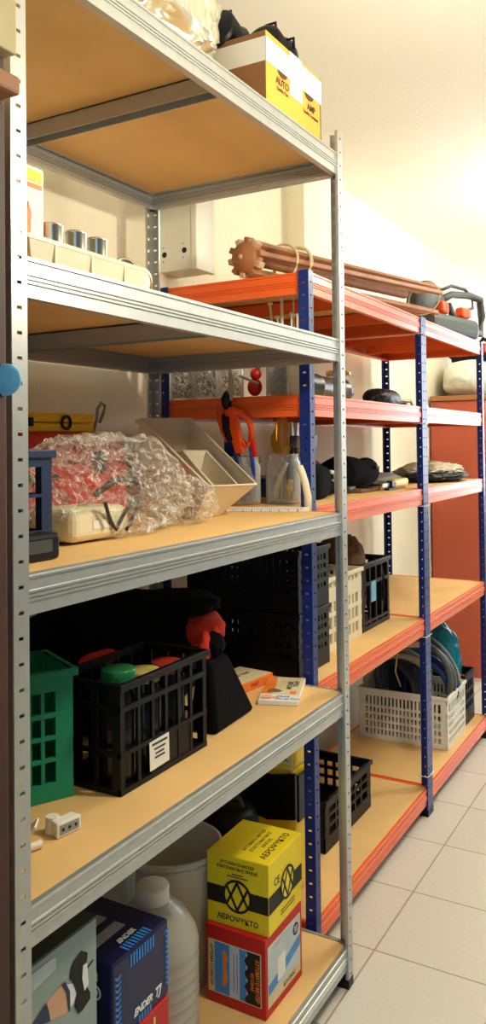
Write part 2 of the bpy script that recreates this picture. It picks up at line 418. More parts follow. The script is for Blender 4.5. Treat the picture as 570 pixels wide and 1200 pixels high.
def make_rack(name, label, cat, loc, D, L, H, shelves, h, pm, bmt, feet, cross, group=None, seam=False):
    t = thing(name, label, cat, loc, 0, group)
    for (x, y, dx, dy) in ((0, 0, -1, 1), (0, L, -1, -1), (-D, 0, 1, 1), (-D, L, 1, -1)):
        mb = post_mesh(H, dx, dy)
        for v in mb.v: v.x += x; v.y += y
        p = mb.build('post', pm, t, solid=0.0016, soff=0)
        f = MB(); f.box(min(x, x+dx*0.029)-0.002, max(x, x+dx*0.029)+0.002, min(y, y+dy*0.029), max(y, y+dy*0.029), 0.0, 0.022)
        fo = f.build('foot', M['black'], p, bevel=0.002); fo['label'] = 'black plastic post foot'
    for s in shelves:
        e = 0.0022
        for (x, n) in ((-e, 1), (-D+e, -1)):
            b = beam_mesh(L-0.008, h, 'y', n)
            for v in b.v: v.x += x; v.y += 0.004; v.z += s
            b.build('beam', bmt, t, solid=0.0014, soff=0)
        for (y, n) in ((e, -1), (L-e, 1)):
            b = beam_mesh(D-0.008, h, 'x', n)
            for v in b.v: v.y += y; v.x += -D+0.004; v.z += s
            b.build('beam', bmt, t, solid=0.0014, soff=0)
        MB().box(-D+0.0125, -0.0125, 0.0125, L-0.0125, s-0.0095, s-0.0006).build('shelf_board', M['mdf'], t, bevel=0.0006, seg=1)
        for c in cross:
            yy = L*c; q = MB()
            q.box(-D+0.018, -0.018, yy-0.016, yy+0.016, s-0.0125, s-0.0102)
            q.box(-D+0.018, -0.018, yy-0.016, yy-0.0145, s-0.044, s-0.0102)
            q.box(-D+0.018, -0.018, yy+0.0145, yy+0.016, s-0.044, s-0.0102)
            q.build('crossbar', bmt, t)
    return t
SZ = [1.9484, 1.5066, 1.0999, 0.6809, 0.0941]
OZ = [1.6887, 1.3838, 1.1040, 0.6637, 0.0929]
s1, s2, s3, s4, s5 = SZ; o1, o2, o3, o4, o5 = OZ
make_rack('metal_shelf_rack', 'tall galvanised steel shelf rack with chipboard shelves nearest the camera', 'shelf', (0, 0, 0), 0.56, 1.0647, 2.0, SZ, 0.0521, M['steel'], M['steel'], True, (0.5,))
make_rack('bolted_shelf_rack', 'blue and orange shelf rack directly behind the galvanised rack', 'shelf', (-0.1036, 1.088, 0), 0.45, 0.92, 1.692, OZ, 0.0528, M['blue_post'], M['orange'], True, (0.35, 0.7), 'blue and orange racks')
make_rack('bolted_shelf_rack', 'blue and orange shelf rack farthest from the camera', 'shelf', (-0.1036, 2.0085, 0), 0.45, 0.835, 1.692, OZ, 0.0528, M['blue_post'], M['orange'], True, (0.35, 0.7), 'blue and orange racks')
for z, nm in ((1.633, 'under the top orange beams'), (1.327, 'under the second orange beams'), (1.046, 'under the third orange beams'), (0.604, 'under the fourth orange beams'), (0.135, 'above the lowest orange beam')):
    mb = MB(); x0, x1, y0, y1 = -0.134, -0.1005, 2.0085-0.031, 2.0085+0.031
    mb.tube([(x1, y0, z), (x1, y1, z), (x0, y1, z), (x0, y0, z)], 0.0016, 6, True)
    mb.box(x1-0.001, x1+0.004, 2.002, 2.009, z-0.003, z+0.003)
    tag(mb.build('cable_tie', M['white']), 'white cable tie binding the two blue posts '+nm, 'cable tie', 'cable ties on the paired blue posts')
#--OBJECTS--
# ------------------------------------------------------------------ crates
def lattice(mb, w, h, t, vb, hb, T, solids=()):
    """plane panel in local x (0..w), y (0..h), thickness along -z"""
    for a, b in vb: mb.box(a, b, 0, h, -t, 0, T)
    for a, b in hb: mb.box(0, w, a, b, -t*0.98, 0.0008, T)
    for a, b, c, d in solids: mb.box(a, b, c, d, -t*0.7, -t*0.2, T)
def spread(w, n, b, edge):
    """n thin ribs of width b between edges"""
    r = [(0, edge), (w-edge, w)]
    for i in range(n):
        c = edge+(w-2*edge)*(i+1)/(n+1); r.append((c-b/2, c+b/2))
    return r
def crate(name, label, loc, rz, L, Wd, H, m, nL=5, nW=4, rib=0.005, edge=0.016, hbars=((0, .05), (.34, .38), (.74, .78), (.93, 1)), group=None, rim=0.006, t=0.006, grid=False, solids=(), feet=False, basebars=True):
    """local: front long side on x=0 plane facing +x runs along y 0..L, depth to x=-Wd"""
    th = thing(name, label, 'crate', loc, rz, group)
    hb = [(a*H, b*H) for a, b in hbars]
    def side(w, n, T, sol=()):
        mb = MB(); lattice(mb, w, H, t, spread(w, n, rib, edge), hb, T, [(a*w, b*w, c*H, d*H) for a, b, c, d in sol])
        return mb
    side(L, nL, face((0, 0, 0), (0, 1, 0), (0, 0, 1)), solids).build('side_panel', m, th)
    side(L, nL, face((-Wd, L, 0), (0, -1, 0), (0, 0, 1))).build('side_panel', m, th)
    side(Wd-2*t, nW, face((-Wd+t, 0, 0), (1, 0, 0), (0, 0, 1))).build('end_panel', m, th)
    side(Wd-2*t, nW, face((-t, L, 0), (-1, 0, 0), (0, 0, 1))).build('end_panel', m, th)
    b = MB(); b.box(-Wd+t, -t, t, L-t, 0.003, 0.010); b.build('base', m, th)
    r = MB(); o = rim
    for x0, x1, y0, y1 in ((-0.001, o, -o, L+o), (-Wd-o, -Wd+0.001, -o, L+o), (-Wd, 0, -o, 0.001), (-Wd, 0, L-0.001, L+o)):
        r.box(x0, x1, y0, y1, H-0.012, H+0.001)
    r.build('rim', m, th, bevel=0.002)
    return th

# ------------------------------------------------------------------ top shelf of the galvanised rack
mb = MB().blob((0.26, 0.56, 0.30), 3, 0.10, 1.6, 6, 0.22, box=1.15)
tag(mb.build('foil_bag', M['silver']), 'crumpled shiny silver foil bag lying on the top steel shelf', 'bag', None, (-0.165, 0.385, s1), 0.0)

t = thing('cardboard_box', 'open cardboard box with white tape on the top steel shelf', 'box', (-0.02, 0.722, s1), 0)
BD, BL, BH = 0.25, 0.268, 0.157
mb = MB(); k = 0.004
mb.box(-BD, 0, 0, BL, 0, k); mb.box(-k, 0, 0, BL, 0, BH); mb.box(-BD, -BD+k, 0, BL, 0, BH); mb.box(-BD, 0, BL-k, BL, 0, BH)
mb.build('body', M['card'], t)
mb = MB(); mb.box(-BD+k, -0.0002, -0.0005, k, 0.001, BH); x = mb.build('end_panel', M['cardbrown'], t); x['label'] = 'brown end of the cardboard box'
mb = MB(); mb.box(0.0005, 0.0012, -0.0012, BL*0.44, BH-0.062, BH-0.012); mb.box(-BD*0.75, 0.0012, -0.0012, -0.0004, BH-0.062, BH-0.012); mb.box(0.0005, 0.0014, BL*0.60, BL+0.001, BH-0.06, BH-0.006)
mb.box(0.0005, 0.0018, BL*0.40, BL*0.62, BH-0.095, BH+0.001); mb.box(-0.06, 0.0018, BL*0.40, BL*0.62, BH, BH+0.001)
x = mb.build('tape', M['tapew'], t); x['label'] = 'wide white tape stripes'
for yc in (BL*0.27, BL*0.76):
    mb = MB()
    vs = [(0, 0)]+[(0.022*math.cos(a), -0.012*math.sin(a)) for a in [PI*i/10 for i in range(11)]]
    mb.prism([(p[0], p[1]) for p in vs[1:]], 0, 0.0006, FX(0.0008, yc, BH-0.061))
    mb.build('emblem', M['inkbrown'], t)
text('AUTO', 0.021, M['inkbrown'], t, FX(0.0008, BL*0.27, BH-0.085), bold=0.02)
text('Quality Part', 0.011, M['inkbrown'], t, FX(0.0008, BL*0.27, BH-0.101), 'small_lettering')
text('AMP', 0.021, M['inkbrown'], t, FX(0.0008, BL*0.80, BH-0.088), bold=0.02)
text('Quality Company', 0.011, M['inkbrown'], t, FX(0.0008, BL*0.79, BH-0.104), 'small_lettering')
MB().box(-0.07, -0.001, BL*0.62, BL*0.99, BH, BH+0.003).build('flap', M['card'], t)
MB().box(-0.05, -0.002, 0.006, BL*0.40, BH, BH+0.003).build('flap', M['card'], t)

t = thing('respirator_mask', 'black twin canister mask sticking out of the open cardboard box', 'mask', (-0.16, 0.72, s1+0.005), 0)
mb = MB(); mb.lathe([(0.0, -0.005), (0.05, 0), (0.052, 0.02), (0.045, 0.03), (0.045, 0.075), (0.04, 0.08), (0.0, 0.082)], Matrix.Translation((0.02, 0.075, 0.165)) @ Matrix.Rotation(1.25, 4, 'X'))
mb.build('canister', M['black'], t)
mb = MB(); mb.lathe([(0.0, -0.005), (0.056, 0), (0.058, 0.022), (0.05, 0.03), (0.05, 0.075), (0.04, 0.082), (0.0, 0.084)], Matrix.Translation((0.05, 0.225, 0.19)) @ Matrix.Rotation(1.35, 4, 'X'))
mb.build('canister', M['black'], t)
mb = MB(); mb.blob((0.12, 0.20, 0.11), 5, 0.06, 1.5, 4); 
for v in mb.v: v.x += 0.0; v.y += 0.15; v.z += 0.115
mb.build('face_piece', M['darkgrey'], t)
for (x, y, z) in ((0.03, 0.03, 0.222), (0.065, 0.17, 0.25), (0.095, 0.20, 0.22)):
    mb = MB()
    mb.tube([(x-0.012, y, z-0.015), (x-0.012, y, z+0.008), (x+0.012, y, z+0.008), (x+0.012, y, z-0.015)], 0.0035, 6)
    mb.build('lug', M['black'], t)
mb = MB(); mb.box(-0.05, 0.05, 0.06, 0.21, 0.0, 0.12); mb.build('cartridge_block', M['black'], t, bevel=0.01)
mb = MB(); mb.blob((0.05, 0.05, 0.06), 8, 0.05, 1.5, 3)
for v in mb.v: v.x += 0.045; v.y += 0.255; v.z += 0.155
x = mb.build('filter_pad', M['cream'], t); x['label'] = 'pale cream pad'

# ------------------------------------------------------------------ second steel shelf
t = thing('carton', 'tall white carton with a yellow label behind the near steel post', 'box', (-0.07, 0.045, s2), 0)
mb = MB().box(-0.10, 0, 0, 0.088, 0, 0.152); mb.build('body', M['white'], t, bevel=0.002)
patch(0.05, 0.016, M['yellow'], t, FX(0.0004, 0.058, 0.138))
patch(0.05, 0.006, M['orangeink'], t, FX(0.0004, 0.058, 0.124), 'stripe')
mb = MB(); mb.prism([(0.05, 0.0), (0.056, 0.03), (0.06, 0.05), (0.062, 0.085), (0.056, 0.10), (0.05, 0.06)], 0, 0.0008, FX(0.0003, 0, 0)); mb.build('printed_figure', M['orangeink'], t)

def tray():
    mb = MB(); L, Wd, H, r = 0.315, 0.15, 0.052, 0.05
    out = [(0, 0)]+[(0, L-r*1.0)]
    poly = [(0, 0), (-Wd, 0), (-Wd, L-r)]+[(-Wd+r-r*math.cos(a), L-r+r*math.sin(a)) for a in [PI/2*i/8 for i in range(1, 9)]]+[(-r+r*math.sin(a), L-r+r*math.cos(a)) for a in [PI/2*i/8 for i in range(0, 9)]]
    poly = [Vector((x, y, 0)) for x, y in poly]; c = Vector((-Wd/2, L/2, 0))
    n = len(poly); rings = []
    for z, sc, rnd in ((0.0, 0.90, 0), (0.012, 0.94, 0), (H-0.004, 1.0, 0), (H, 1.03, 0), (H-0.006, 1.03, 0)):
        for p in poly:
            q = c+(p-c)*sc; zz = z
            if q.y > L-0.06 and z > 0.02: zz = z-0.030*((q.y-(L-0.06))/0.06)**2
            mb.v.append(Vector((q.x, q.y, zz)))
    for k in range(4):
        for i in range(n):
            j = (i+1) % n; mb.f.append([k*n+i, k*n+j, (k+1)*n+j, (k+1)*n+i]); mb.sm.append(False)
    mb.f.append(list(range(n))); mb.sm.append(False)
    return mb
t = thing('plastic_tray', 'long translucent cream tray with a rounded end on the second steel shelf', 'tray', (-0.062, 0.095, s2), 0)
tray().build('tray_body', M['translucent'], t, solid=0.002)
for y in (0.05, 0.13, 0.21): MB().box(-0.002, 0.002, y, y+0.004, 0.006, 0.046).build('rib', M['translucent'], t)

def can(loc, label, r=0.0165, h=0.085, first=None):
    if first: return dup(first, loc, 0, label)
    t = thing('tin_can', label, 'can', loc, 0, 'small tins standing in the tray')
    MB().lathe([(0, 0), (r, 0), (r+0.0008, 0.002), (r, 0.004), (r, h-0.006), (r+0.001, h-0.004), (r+0.001, h-0.001), (r, h)]).build('body', M['tin'], t)
    MB().lathe([(r, h-0.0015), (r-0.002, h-0.003), (0, h-0.003)]).build('lid', M['tin'], t)
    return t
c0 = can((-0.105, 0.188, s2+0.006), 'small shiny tin nearest the orange can in the tray')
can((-0.105, 0.241, s2+0.006), 'middle one of the three upright shiny tins in the tray', first=c0)
can((-0.105, 0.292, s2+0.006), 'upright shiny tin beside the tilted round tin', first=c0)
t = thing('round_tin', 'round tin tilted on its side with its lid facing the aisle', 'can', (-0.098, 0.352, s2+0.02), 0)
mb = MB(); T = Matrix.Translation((0, 0, 0.028)) @ Matrix.Rotation(-0.5, 4, 'Z') @ Matrix.Rotation(1.35, 4, 'Y')
mb.lathe([(0, -0.022), (0.021, -0.022), (0.021, 0.004)], T).build('body', M['gold'], t)
MB().lathe([(0.0225, 0.0), (0.0225, 0.008), (0.019, 0.009), (0.017, 0.006), (0.008, 0.006), (0.006, 0.008), (0, 0.008)], T).build('lid', M['tin'], t)
t = thing('spray_can', 'small orange can with a red cap behind the tray', 'can', (-0.125, 0.166, s2+0.006), 0)
MB().lathe([(0, 0), (0.015, 0), (0.015, 0.082), (0.012, 0.086), (0, 0.086)]).build('body', M['orangep'], t)
MB().lathe([(0.0155, 0.086), (0.0155, 0.096), (0.012, 0.103), (0, 0.104)]).build('cap', M['redp'], t)

# ------------------------------------------------------------------ third steel shelf
crate('plastic_crate', 'dark blue crate standing upright behind the near steel post', (-0.126, 0.04, s3), 0, 0.165, 0.22, 0.157, M['navy'], 2, 3, 0.006, 0.022, ((0, .05), (.20, .23), (.55, .58), (.84, 1)))
t = thing('power_adapter', 'small black power adapter in front of the dark blue crate', 'adapter', (-0.07, 0.045, s3), 0)
MB().box(-0.04, 0, 0, 0.118, 0, 0.038).build('body', M['black'], t, bevel=0.006, seg=3)
MB().box(0.0002, 0.001, 0.02, 0.10, 0.012, 0.030).build('label', M['darkgrey'], t)

t = thing('tool_case', 'wide red tool case lying behind the plastic bag', 'case', (-0.42, 0.15, s3), 0)
MB().box(-0.115, 0, 0, 0.625, 0, 0.125).build('body', M['redp'], t, bevel=0.01, seg=3)
MB().hexa([(-0.115, 0, 0.127), (0, 0, 0.127), (0, 0.625, 0.127), (-0.115, 0.625, 0.127)], [(-0.105, 0.01, 0.192), (-0.012, 0.01, 0.192), (-0.012, 0.60, 0.192), (-0.105, 0.60, 0.192)]).build('lid', M['redp'], t, bevel=0.008, seg=3)
for y in (0.12, 0.5): MB().box(0.0, 0.006, y, y+0.04, 0.105, 0.15).build('latch', M['black'], t, bevel=0.002)
MB().tube([(0.002, 0.24, 0.10), (0.016, 0.25, 0.10), (0.016, 0.37, 0.10), (0.002, 0.38, 0.10)], 0.006).build('handle', M['black'], t)

t = thing('small_case', 'yellow plastic case with a black clasp on top of the red case', 'case', (-0.445, 0.17, s3+0.192), 0)
MB().box(-0.08, 0, 0, 0.515, 0, 0.02).build('body', M['yellowp'], t, bevel=0.004)
MB().box(-0.08, 0, 0, 0.515, 0.0215, 0.042).build('lid', M['yellowp'], t, bevel=0.004)
mb = MB(); ring(mb, 0.016, 0.011, FX(0.001, 0.42, 0.021), 0.004, 20); mb.build('clasp', M['black'], t)
MB().box(0.0, 0.004, 0.31, 0.322, 0.012, 0.030).build('hinge', M['black'], t)
t = thing('metal_hook', 'grey metal hook standing behind the yellow case', 'hook', (-0.50, 0.745, s3+0.192), 0)
MB().tube([(0, 0, 0.004), (0, 0.012, 0.03), (0, 0.016, 0.058), (0, 0.03, 0.072), (0, 0.044, 0.066), (0, 0.038, 0.05), (0, 0.024, 0.026)], 0.004).build('shaft', M['grey'], t)
t = thing('wooden_stick', 'yellowish wooden block lying beside the red case end', 'stick', (-0.50, 0.80, s3), 0)
MB().box(-0.03, 0.0, 0, 0.17, 0, 0.19).build('block', M['palewood'], t, bevel=0.003)
MB().box(0.0, 0.002, 0.02, 0.15, 0.165, 0.173).build('groove', M['inkbrown'], t)

# bag of clear film with an appliance inside
t = thing('plastic_bag', 'crumpled clear plastic bag tied around a white appliance', 'bag', (-0.225, 0.265, s3), 0)
mb = MB().blob((0.22, 0.40, 0.18), 11, 0.13, 1.8, 5, 0.34, box=1.1, smooth=False)
for v in mb.v: v.y += 0.19
for v in mb.v:
    v.z *= 1.0-0.55*max(0, (v.y-0.26)/0.16) if v.y > 0.26 else 1
mb2 = MB().blob((0.13, 0.16, 0.095), 14, 0.18, 2.2, 4, 0.4, smooth=False)
for v in mb2.v: v.x += 0.015; v.y += 0.42
mb.add(mb2.v, mb2.f, None, False)
mb.build('film', M['film'], t)
t2 = thing('white_appliance', 'rounded white appliance wrapped in the clear plastic bag', 'appliance', (-0.225, 0.265, s3+0.003), 0)
MB().box(-0.03, 0.078, 0.01, 0.165, 0.0, 0.056).build('body', M['cream'], t2, bevel=0.018, seg=4)
mb = MB(); mb.box(0.078, 0.0795, 0.06, 0.12, 0.02, 0.035); mb.build('label', M['label'], t2)
pts = []
for i in range(30):
    a = i/29; pts.append((0.088+0.006*math.sin(a*9), 0.115+0.055*math.sin(a*5.2+0.4)*(1-a*0.3), 0.012+0.055*abs(math.sin(a*6.0))))
MB().tube(pts, 0.003).build('cable', M['cable'], t2)
MB().tube([(0.05, 0.10, 0.075), (0.06, 0.14, 0.098), (0.05, 0.19, 0.10), (0.055, 0.23, 0.088)], 0.006).build('hose', M['cable'], t2)

# hopper bins
def bin_(name, label, P, m, loc):
    """P: eight world points bottom FL FR BR BL, rim FL FR BR BL"""
    t = thing(name, label, 'bin', loc, 0)
    p = [Vector(q)-Vector(loc) for q in P]
    mb = MB(); mb.add(p, [(0, 1, 2, 3)], None); mb.f[-1] = mb.f[-1][::-1]
    mb.add([p[3], p[2], p[6], p[7]], [(0, 1, 2, 3)]); mb.add([p[1], p[2], p[6], p[5]], [(3, 2, 1, 0)]); mb.add([p[0], p[3], p[7], p[4]], [(0, 1, 2, 3)]); mb.add([p[0], p[1], p[5], p[4]], [(3, 2, 1, 0)])
    # weld
    bm = bmesh.new(); me = bpy.data.meshes.new('bin_body'); me.from_pydata([tuple(v) for v in mb.v], [], mb.f); bm.from_mesh(me)
    bmesh.ops.remove_doubles(bm, verts=bm.verts, dist=1e-5); bmesh.ops.recalc_face_normals(bm, faces=bm.faces); bm.to_mesh(me); bm.free()
    me.materials.append(m); o = bpy.data.objects.new('bin_body', me); COL.objects.link(o); o.parent = t
    md = o.modifiers.new('thickness', 'SOLIDIFY'); md.thickness = 0.003; md.offset = 0
    MB().tube([p[4], p[5], p[6], p[7]], 0.0035, 6, True).build('rim', m, t)
    d = (p[6]-p[7]); u = Vector((0, 0, 1))
    q = MB(); a = p[7]; b = p[6]; back = Vector((-d.y, d.x, 0)).normalized()*0.02
    if back.x > 0: back = -back
    q.add([a, b, b+back, a+back, a+Vector((0, 0, -0.012)), b+Vector((0, 0, -0.012)), b+back+Vector((0, 0, -0.012)), a+back+Vector((0, 0, -0.012))], [(0, 1, 2, 3), (7, 6, 5, 4), (0, 4, 5, 1), (1, 5, 6, 2), (2, 6, 7, 3), (3, 7, 4, 0)])
    q.build('hanging_lip', m, t)
    return t
z = s3+0.0018
bin_('parts_bin', 'large beige hopper bin with a smaller bin inside on the third steel shelf', [(-.236, .773, z), (-.232, .867, z), (-.42, .985, z), (-.45, .80, z), (-.18, .74, 1.173), (-.15, .894, 1.171), (-.42, 1.035, 1.330), (-.45, .862, 1.326)], M['beige'], (-0.34, 0.86, s3))
bin_('parts_bin', 'small beige hopper bin nested inside the large beige bin', [(-.232, .80, z+.006), (-.229, .852, z+.006), (-.35, .93, z+.012), (-.37, .86, z+.012), (-.205, .803, 1.168), (-.185, .872, 1.168), (-.325, .962, 1.246), (-.345, .886, 1.247)], M['beige'], (-0.29, 0.86, s3))

# folding ruler
t = thing('folding_ruler', 'white folding ruler lying at the end of the third steel shelf', 'ruler', (-0.272, 0.965, s3), 0.345)
MB().box(0, 0.20, 0, 0.016, 0, 0.011).build('ruler_body', M['label'], t, bevel=0.001)
mb = MB()
for i in range(1, 38):
    mb.box(i*0.005, i*0.005+0.0007, -0.0004, 0.0, 0.005 if i % 5 else 0.003, 0.0105)
    mb.box(i*0.005, i*0.005+0.0007, 0.0, 0.005 if i % 5 else 0.008, 0.0109, 0.0113)
mb.build('scale_marks', M['ink'], t)
for i in range(1, 9): text(str(i), 0.007, M['ink'], t, face((i*0.0222-0.004, -0.0004, 0.0035), (1, 0, 0), (0, 0, 1)), 'numeral')
MB().cyl((0.186, 0.008, 0.0105), (0.186, 0.008, 0.0122), 0.004).build('rivet', M['darkgrey'], t)

# glass jars with tools stand on the orange rack just behind
def glass_jar(label, loc, r, h, group=None, lid=None, cat='jar', name='glass_jar'):
    t = thing(name, label, cat, loc, 0, group)
    MB().lathe([(0.0, 0.001), (r*0.9, 0.001), (r, 0.006), (r, h*0.80), (r*0.86, h*0.88), (r*0.84, h*0.97), (r*0.88, h*0.985), (r*0.88, h), (r*0.80, h), (r*0.79, h*0.88), (r*0.95, h*0.79), (r*0.95, 0.009), (0, 0.008)], n=32).build('glass_body', M['glass'], t)
    if lid:
        MB().lathe([(r*0.9, h*0.90), (r*0.93, h*0.91), (r*0.93, h*1.0), (r*0.9, h*1.02), (0, h*1.02)], n=32).build('lid', lid, t)
    return t
JX, JY = -0.243, 1.215
glass_jar('clear glass jar holding a screwdriver and pliers beside the blue post', (JX, JY, o3), 0.048, 0.132)
glass_jar('clear glass jar holding the orange handled pruner', (-0.318, 1.150, o3), 0.036, 0.125)
t = thing('screwdriver', 'screwdriver with amber handle standing in the glass jar', 'screwdriver', (JX-0.006, JY+0.005, o3+0.012), 0)
MB().cyl((-0.01, 0.01, 0.0), (0, 0, 0.118), 0.0035, 0.0035).build('shaft', M['steel'], t)
MB().lathe([(0, 0.112), (0.008, 0.114), (0.011, 0.122), (0.011, 0.136), (0.0165, 0.142), (0.0175, 0.16), (0.0175, 0.20), (0.015, 0.212), (0.008, 0.218), (0, 0.219)]).build('handle', M['amber'], t)
MB().lathe([(0.012, 0.2145), (0.010, 0.2205), (0.0, 0.221)]).build('end_cap', M['gold'], t)
t = thing('pliers', 'black handled pliers standing upside up in the glass jar', 'pliers', (JX+0.02, JY+0.012, o3+0.012), 0)
mb = MB(); mb.tube([(-0.008, 0, 0), (-0.014, 0.004, 0.06), (-0.004, 0.004, 0.12), (0.006, 0.004, 0.145)], 0.006); mb.build('handle', M['black'], t)
mb = MB(); mb.tube([(0.014, 0.006, 0.0), (0.02, 0.006, 0.06), (0.012, 0.006, 0.12), (0.004, 0.006, 0.145)], 0.006); mb.build('handle', M['black'], t)
MB().box(-0.008, 0.016, -0.002, 0.012, 0.135, 0.168).build('pivot', M['darkgrey'], t, bevel=0.004)
MB().hexa([(-0.008, -0.001, 0.168), (0.002, -0.001, 0.168), (0.002, 0.011, 0.168), (-0.008, 0.011, 0.168)], [(-0.006, 0.002, 0.205), (-0.001, 0.002, 0.205), (-0.001, 0.008, 0.205), (-0.006, 0.008, 0.205)]).build('jaw', M['steel'], t)
MB().hexa([(0.006, -0.001, 0.168), (0.016, -0.001, 0.168), (0.016, 0.011, 0.168), (0.006, 0.011, 0.168)], [(0.011, 0.002, 0.202), (0.017, 0.002, 0.202), (0.017, 0.008, 0.202), (0.011, 0.008, 0.202)]).build('jaw', M['steel'], t)
t = thing('plastic_tube', 'short cream tube standing inside the glass jar', 'tube', (JX-0.012, JY-0.024, o3+0.010), 0)
MB().tube([(0, 0, 0), (0.003, 0, 0.03), (0.012, 0.004, 0.065), (0.026, 0.012, 0.10)], 0.0075, 10).build('hose', M['cream'], t)
t = thing('ear_plug', 'yellow plug lying inside the glass jar', 'plug', (JX+0.026, JY-0.022, o3+0.03), 0)
MB().sphere((0, 0, 0.012), (0.011, 0.010, 0.012)).sphere((0.005, 0, 0.028), (0.008, 0.008, 0.008)).build('plug_body', M['yellowp'], t)
MB().cyl((0, 0, -0.018), (0, 0, 0.004), 0.004).build('stem', M['yellowp'], t)
tag(MB().tube([(0, 0, 0), (0.0, 0, 0.035), (-0.006, 0, 0.066), (-0.016, 0, 0.095), (-0.022, 0, 0.108)], 0.009, 12).build('hose_piece', M['cream']), 'bent cream hose piece standing against the near blue post', 'hose', None, (-0.091, 1.044, s3), 0)

# pruner
t = thing('pruner', 'orange handled pruner standing in the smaller glass jar', 'pruner', (-0.318, 1.163, o3+0.014), 0.0)
t.rotation_euler = (0.36, 0, 0)
MB().tube([(-0.028, 0, 0.165), (-0.038, 0, 0.19), (-0.042, 0, 0.22), (-0.036, 0, 0.245), (-0.022, 0, 0.257)], 0.009).build('handle', M['orangep'], t)
MB().tube([(-0.024, 0, 0.255), (0.0, 0, 0.245), (0.025, 0.0, 0.24), (0.043, 0, 0.222), (0.046, 0, 0.195), (0.038, 0, 0.165)], [0.012, 0.012, 0.010, 0.008, 0.007, 0.008]).build('handle', M['orangep'], t)
MB().hexa([(-0.014, -0.008, 0.13), (0.012, -0.008, 0.13), (0.012, 0.008, 0.13), (-0.014, 0.008, 0.13)], [(-0.022, -0.008, 0.25), (0.014, -0.008, 0.25), (0.014, 0.008, 0.25), (-0.022, 0.008, 0.25)]).build('grip_plate', M['orangep'], t, bevel=0.004)
MB().tube([(0.012, 0, 0.165), (0.02, 0, 0.15), (0.03, 0, 0.152), (0.038, 0, 0.165)], 0.007).build('guard', M['orangep'], t)
MB().tube([(-0.02, -0.006, 0.17), (-0.024, -0.007, 0.20), (-0.018, -0.007, 0.235)], 0.011).build('grip_insert', M['black'], t)
MB().tube([(-0.014, 0, 0.25), (-0.012, 0, 0.28), (-0.004, 0, 0.296)], [0.012, 0.014, 0.008]).build('pivot_arm', M['black'], t)
mb = MB(); mb.prism([(-0.002, 0.0), (0.006, 0.0), (0.018, 0.025), (0.022, 0.055), (0.016, 0.085), (0.008, 0.055), (0.0, 0.03)], -0.002, 0.002, face((0, 0, 0.275), (1, 0, 0), (0, 0, 1))); mb.build('blade', M['steel'], t)
MB().tube([(-0.014, 0, 0.13), (-0.01, 0.002, 0.07), (0.0, 0.004, 0.01)], 0.010).build('saw_blade', M['navy'], t)
MB().tube([(0.034, 0, 0.165), (0.032, -0.003, 0.10), (0.02, -0.006, 0.0)], 0.005).build('lower_arm', M['bluep'], t)
MB().box(0.034, 0.048, -0.006, 0.006, 0.12, 0.165).build('red_tip', M['redp'], t, bevel=0.003)

# behind the jars on the orange rack
t = thing('tape_measure', 'yellow and black power tool behind the screwdriver jar', 'tool', (-0.31, 1.38, o3), 0.2)
t.scale = (0.9, 0.9, 0.9)
MB().lathe([(0, -0.03), (0.05, -0.03), (0.055, -0.02), (0.055, 0.02), (0.05, 0.03), (0, 0.03)], Matrix.Translation((0, 0, 0.185)) @ Matrix.Rotation(PI/2, 4, 'X')).build('motor_housing', M['yellowp'], t)
MB().box(-0.03, 0.05, -0.03, 0.03, 0.0, 0.10).build('base', M['black'], t, bevel=0.01)
MB().tube([(0.01, 0, 0.08), (0.02, 0, 0.15)], 0.022).build('grip', M['black'], t)
MB().tube([(0.03, 0, 0.19), (0.09, 0, 0.185)], [0.03, 0.022]).build('nose', M['black'], t)
tag(MB().lathe([(0, 0), (0.017, 0), (0.017, 0.062), (0.013, 0.07), (0, 0.072)]).build('plastic_bottle', M['bluep']), 'small dark blue bottle behind the large beige bin', 'bottle', None, (-0.435, 1.26, o3+0.125), 0)
t = thing('tool_chest', 'grey lidded tool chest behind the large beige bin on the orange rack', 'chest', (-0.37, 1.20, o3), 0)
MB().box(-0.16, 0, 0, 0.12, 0, 0.10).build('body', M['darkgrey'], t, bevel=0.012, seg=3)
MB().box(-0.163, 0.003, -0.003, 0.123, 0.102, 0.125).build('lid', M['grey'], t, bevel=0.008, seg=3)
# ------------------------------------------------------------------ fourth steel shelf
ANG = math.atan2(0.07, 0.035)-PI/2
crate('plastic_crate', 'green plastic crate at the near end of the fourth steel shelf', (-0.304, 0.062, s4), ANG, 0.277, 0.135, 0.212, M['green'], 9, 4, 0.006, 0.03, ((0, .14), (.30, .33), (.47, .50), (.64, .68), (.84, 1)), rim=0.008)
ck = crate('plastic_crate', 'black bottle crate with a white paper label full of jars', (-0.106, 0.342, s4), 0, 0.265, 0.145, 0.184, M['black'], 5, 2, 0.008, 0.012, ((0, .05), (.34, .38), (.74, .79), (.94, 1)), solids=((.34, .80, .04, .36),))
patch(0.058, 0.050, M['label'], ck, FX(0.0012, 0.108, 0.040) @ Matrix.Rotation(0.03, 4, 'Z'), 'paper_label')
for i, (w, z) in enumerate(((0.046, 0.058), (0.034, 0.049), (0.026, 0.041), (0.030, 0.034))):
    MB().box(-w/2, w/2, -0.0016 if i else -0.002, 0.0016 if i else 0.002, 0.0008, 0.0012, FX(0.0012, 0.108, z)).build('printed_line', M['darkgrey'], ck)
def lid_jar(label, x, y, lidm, r=0.034, h=0.165):
    t = thing('food_jar', label, 'jar', (x, y, s4+0.011), 0, 'jars in the black bottle crate')
    MB().lathe([(0, 0), (r*0.94, 0), (r, 0.006), (r, h*0.78), (r*0.8, h*0.88), (r*0.8, h*0.9)], n=28).build('glass_body', M['darkjar'], t)
    MB().lathe([(r*0.86, h*0.88), (r*0.9, h*0.89), (r*0.9, h*0.985), (r*0.85, h), (r*0.4, h*0.995), (0, h*0.995)], n=28).build('lid', lidm, t)
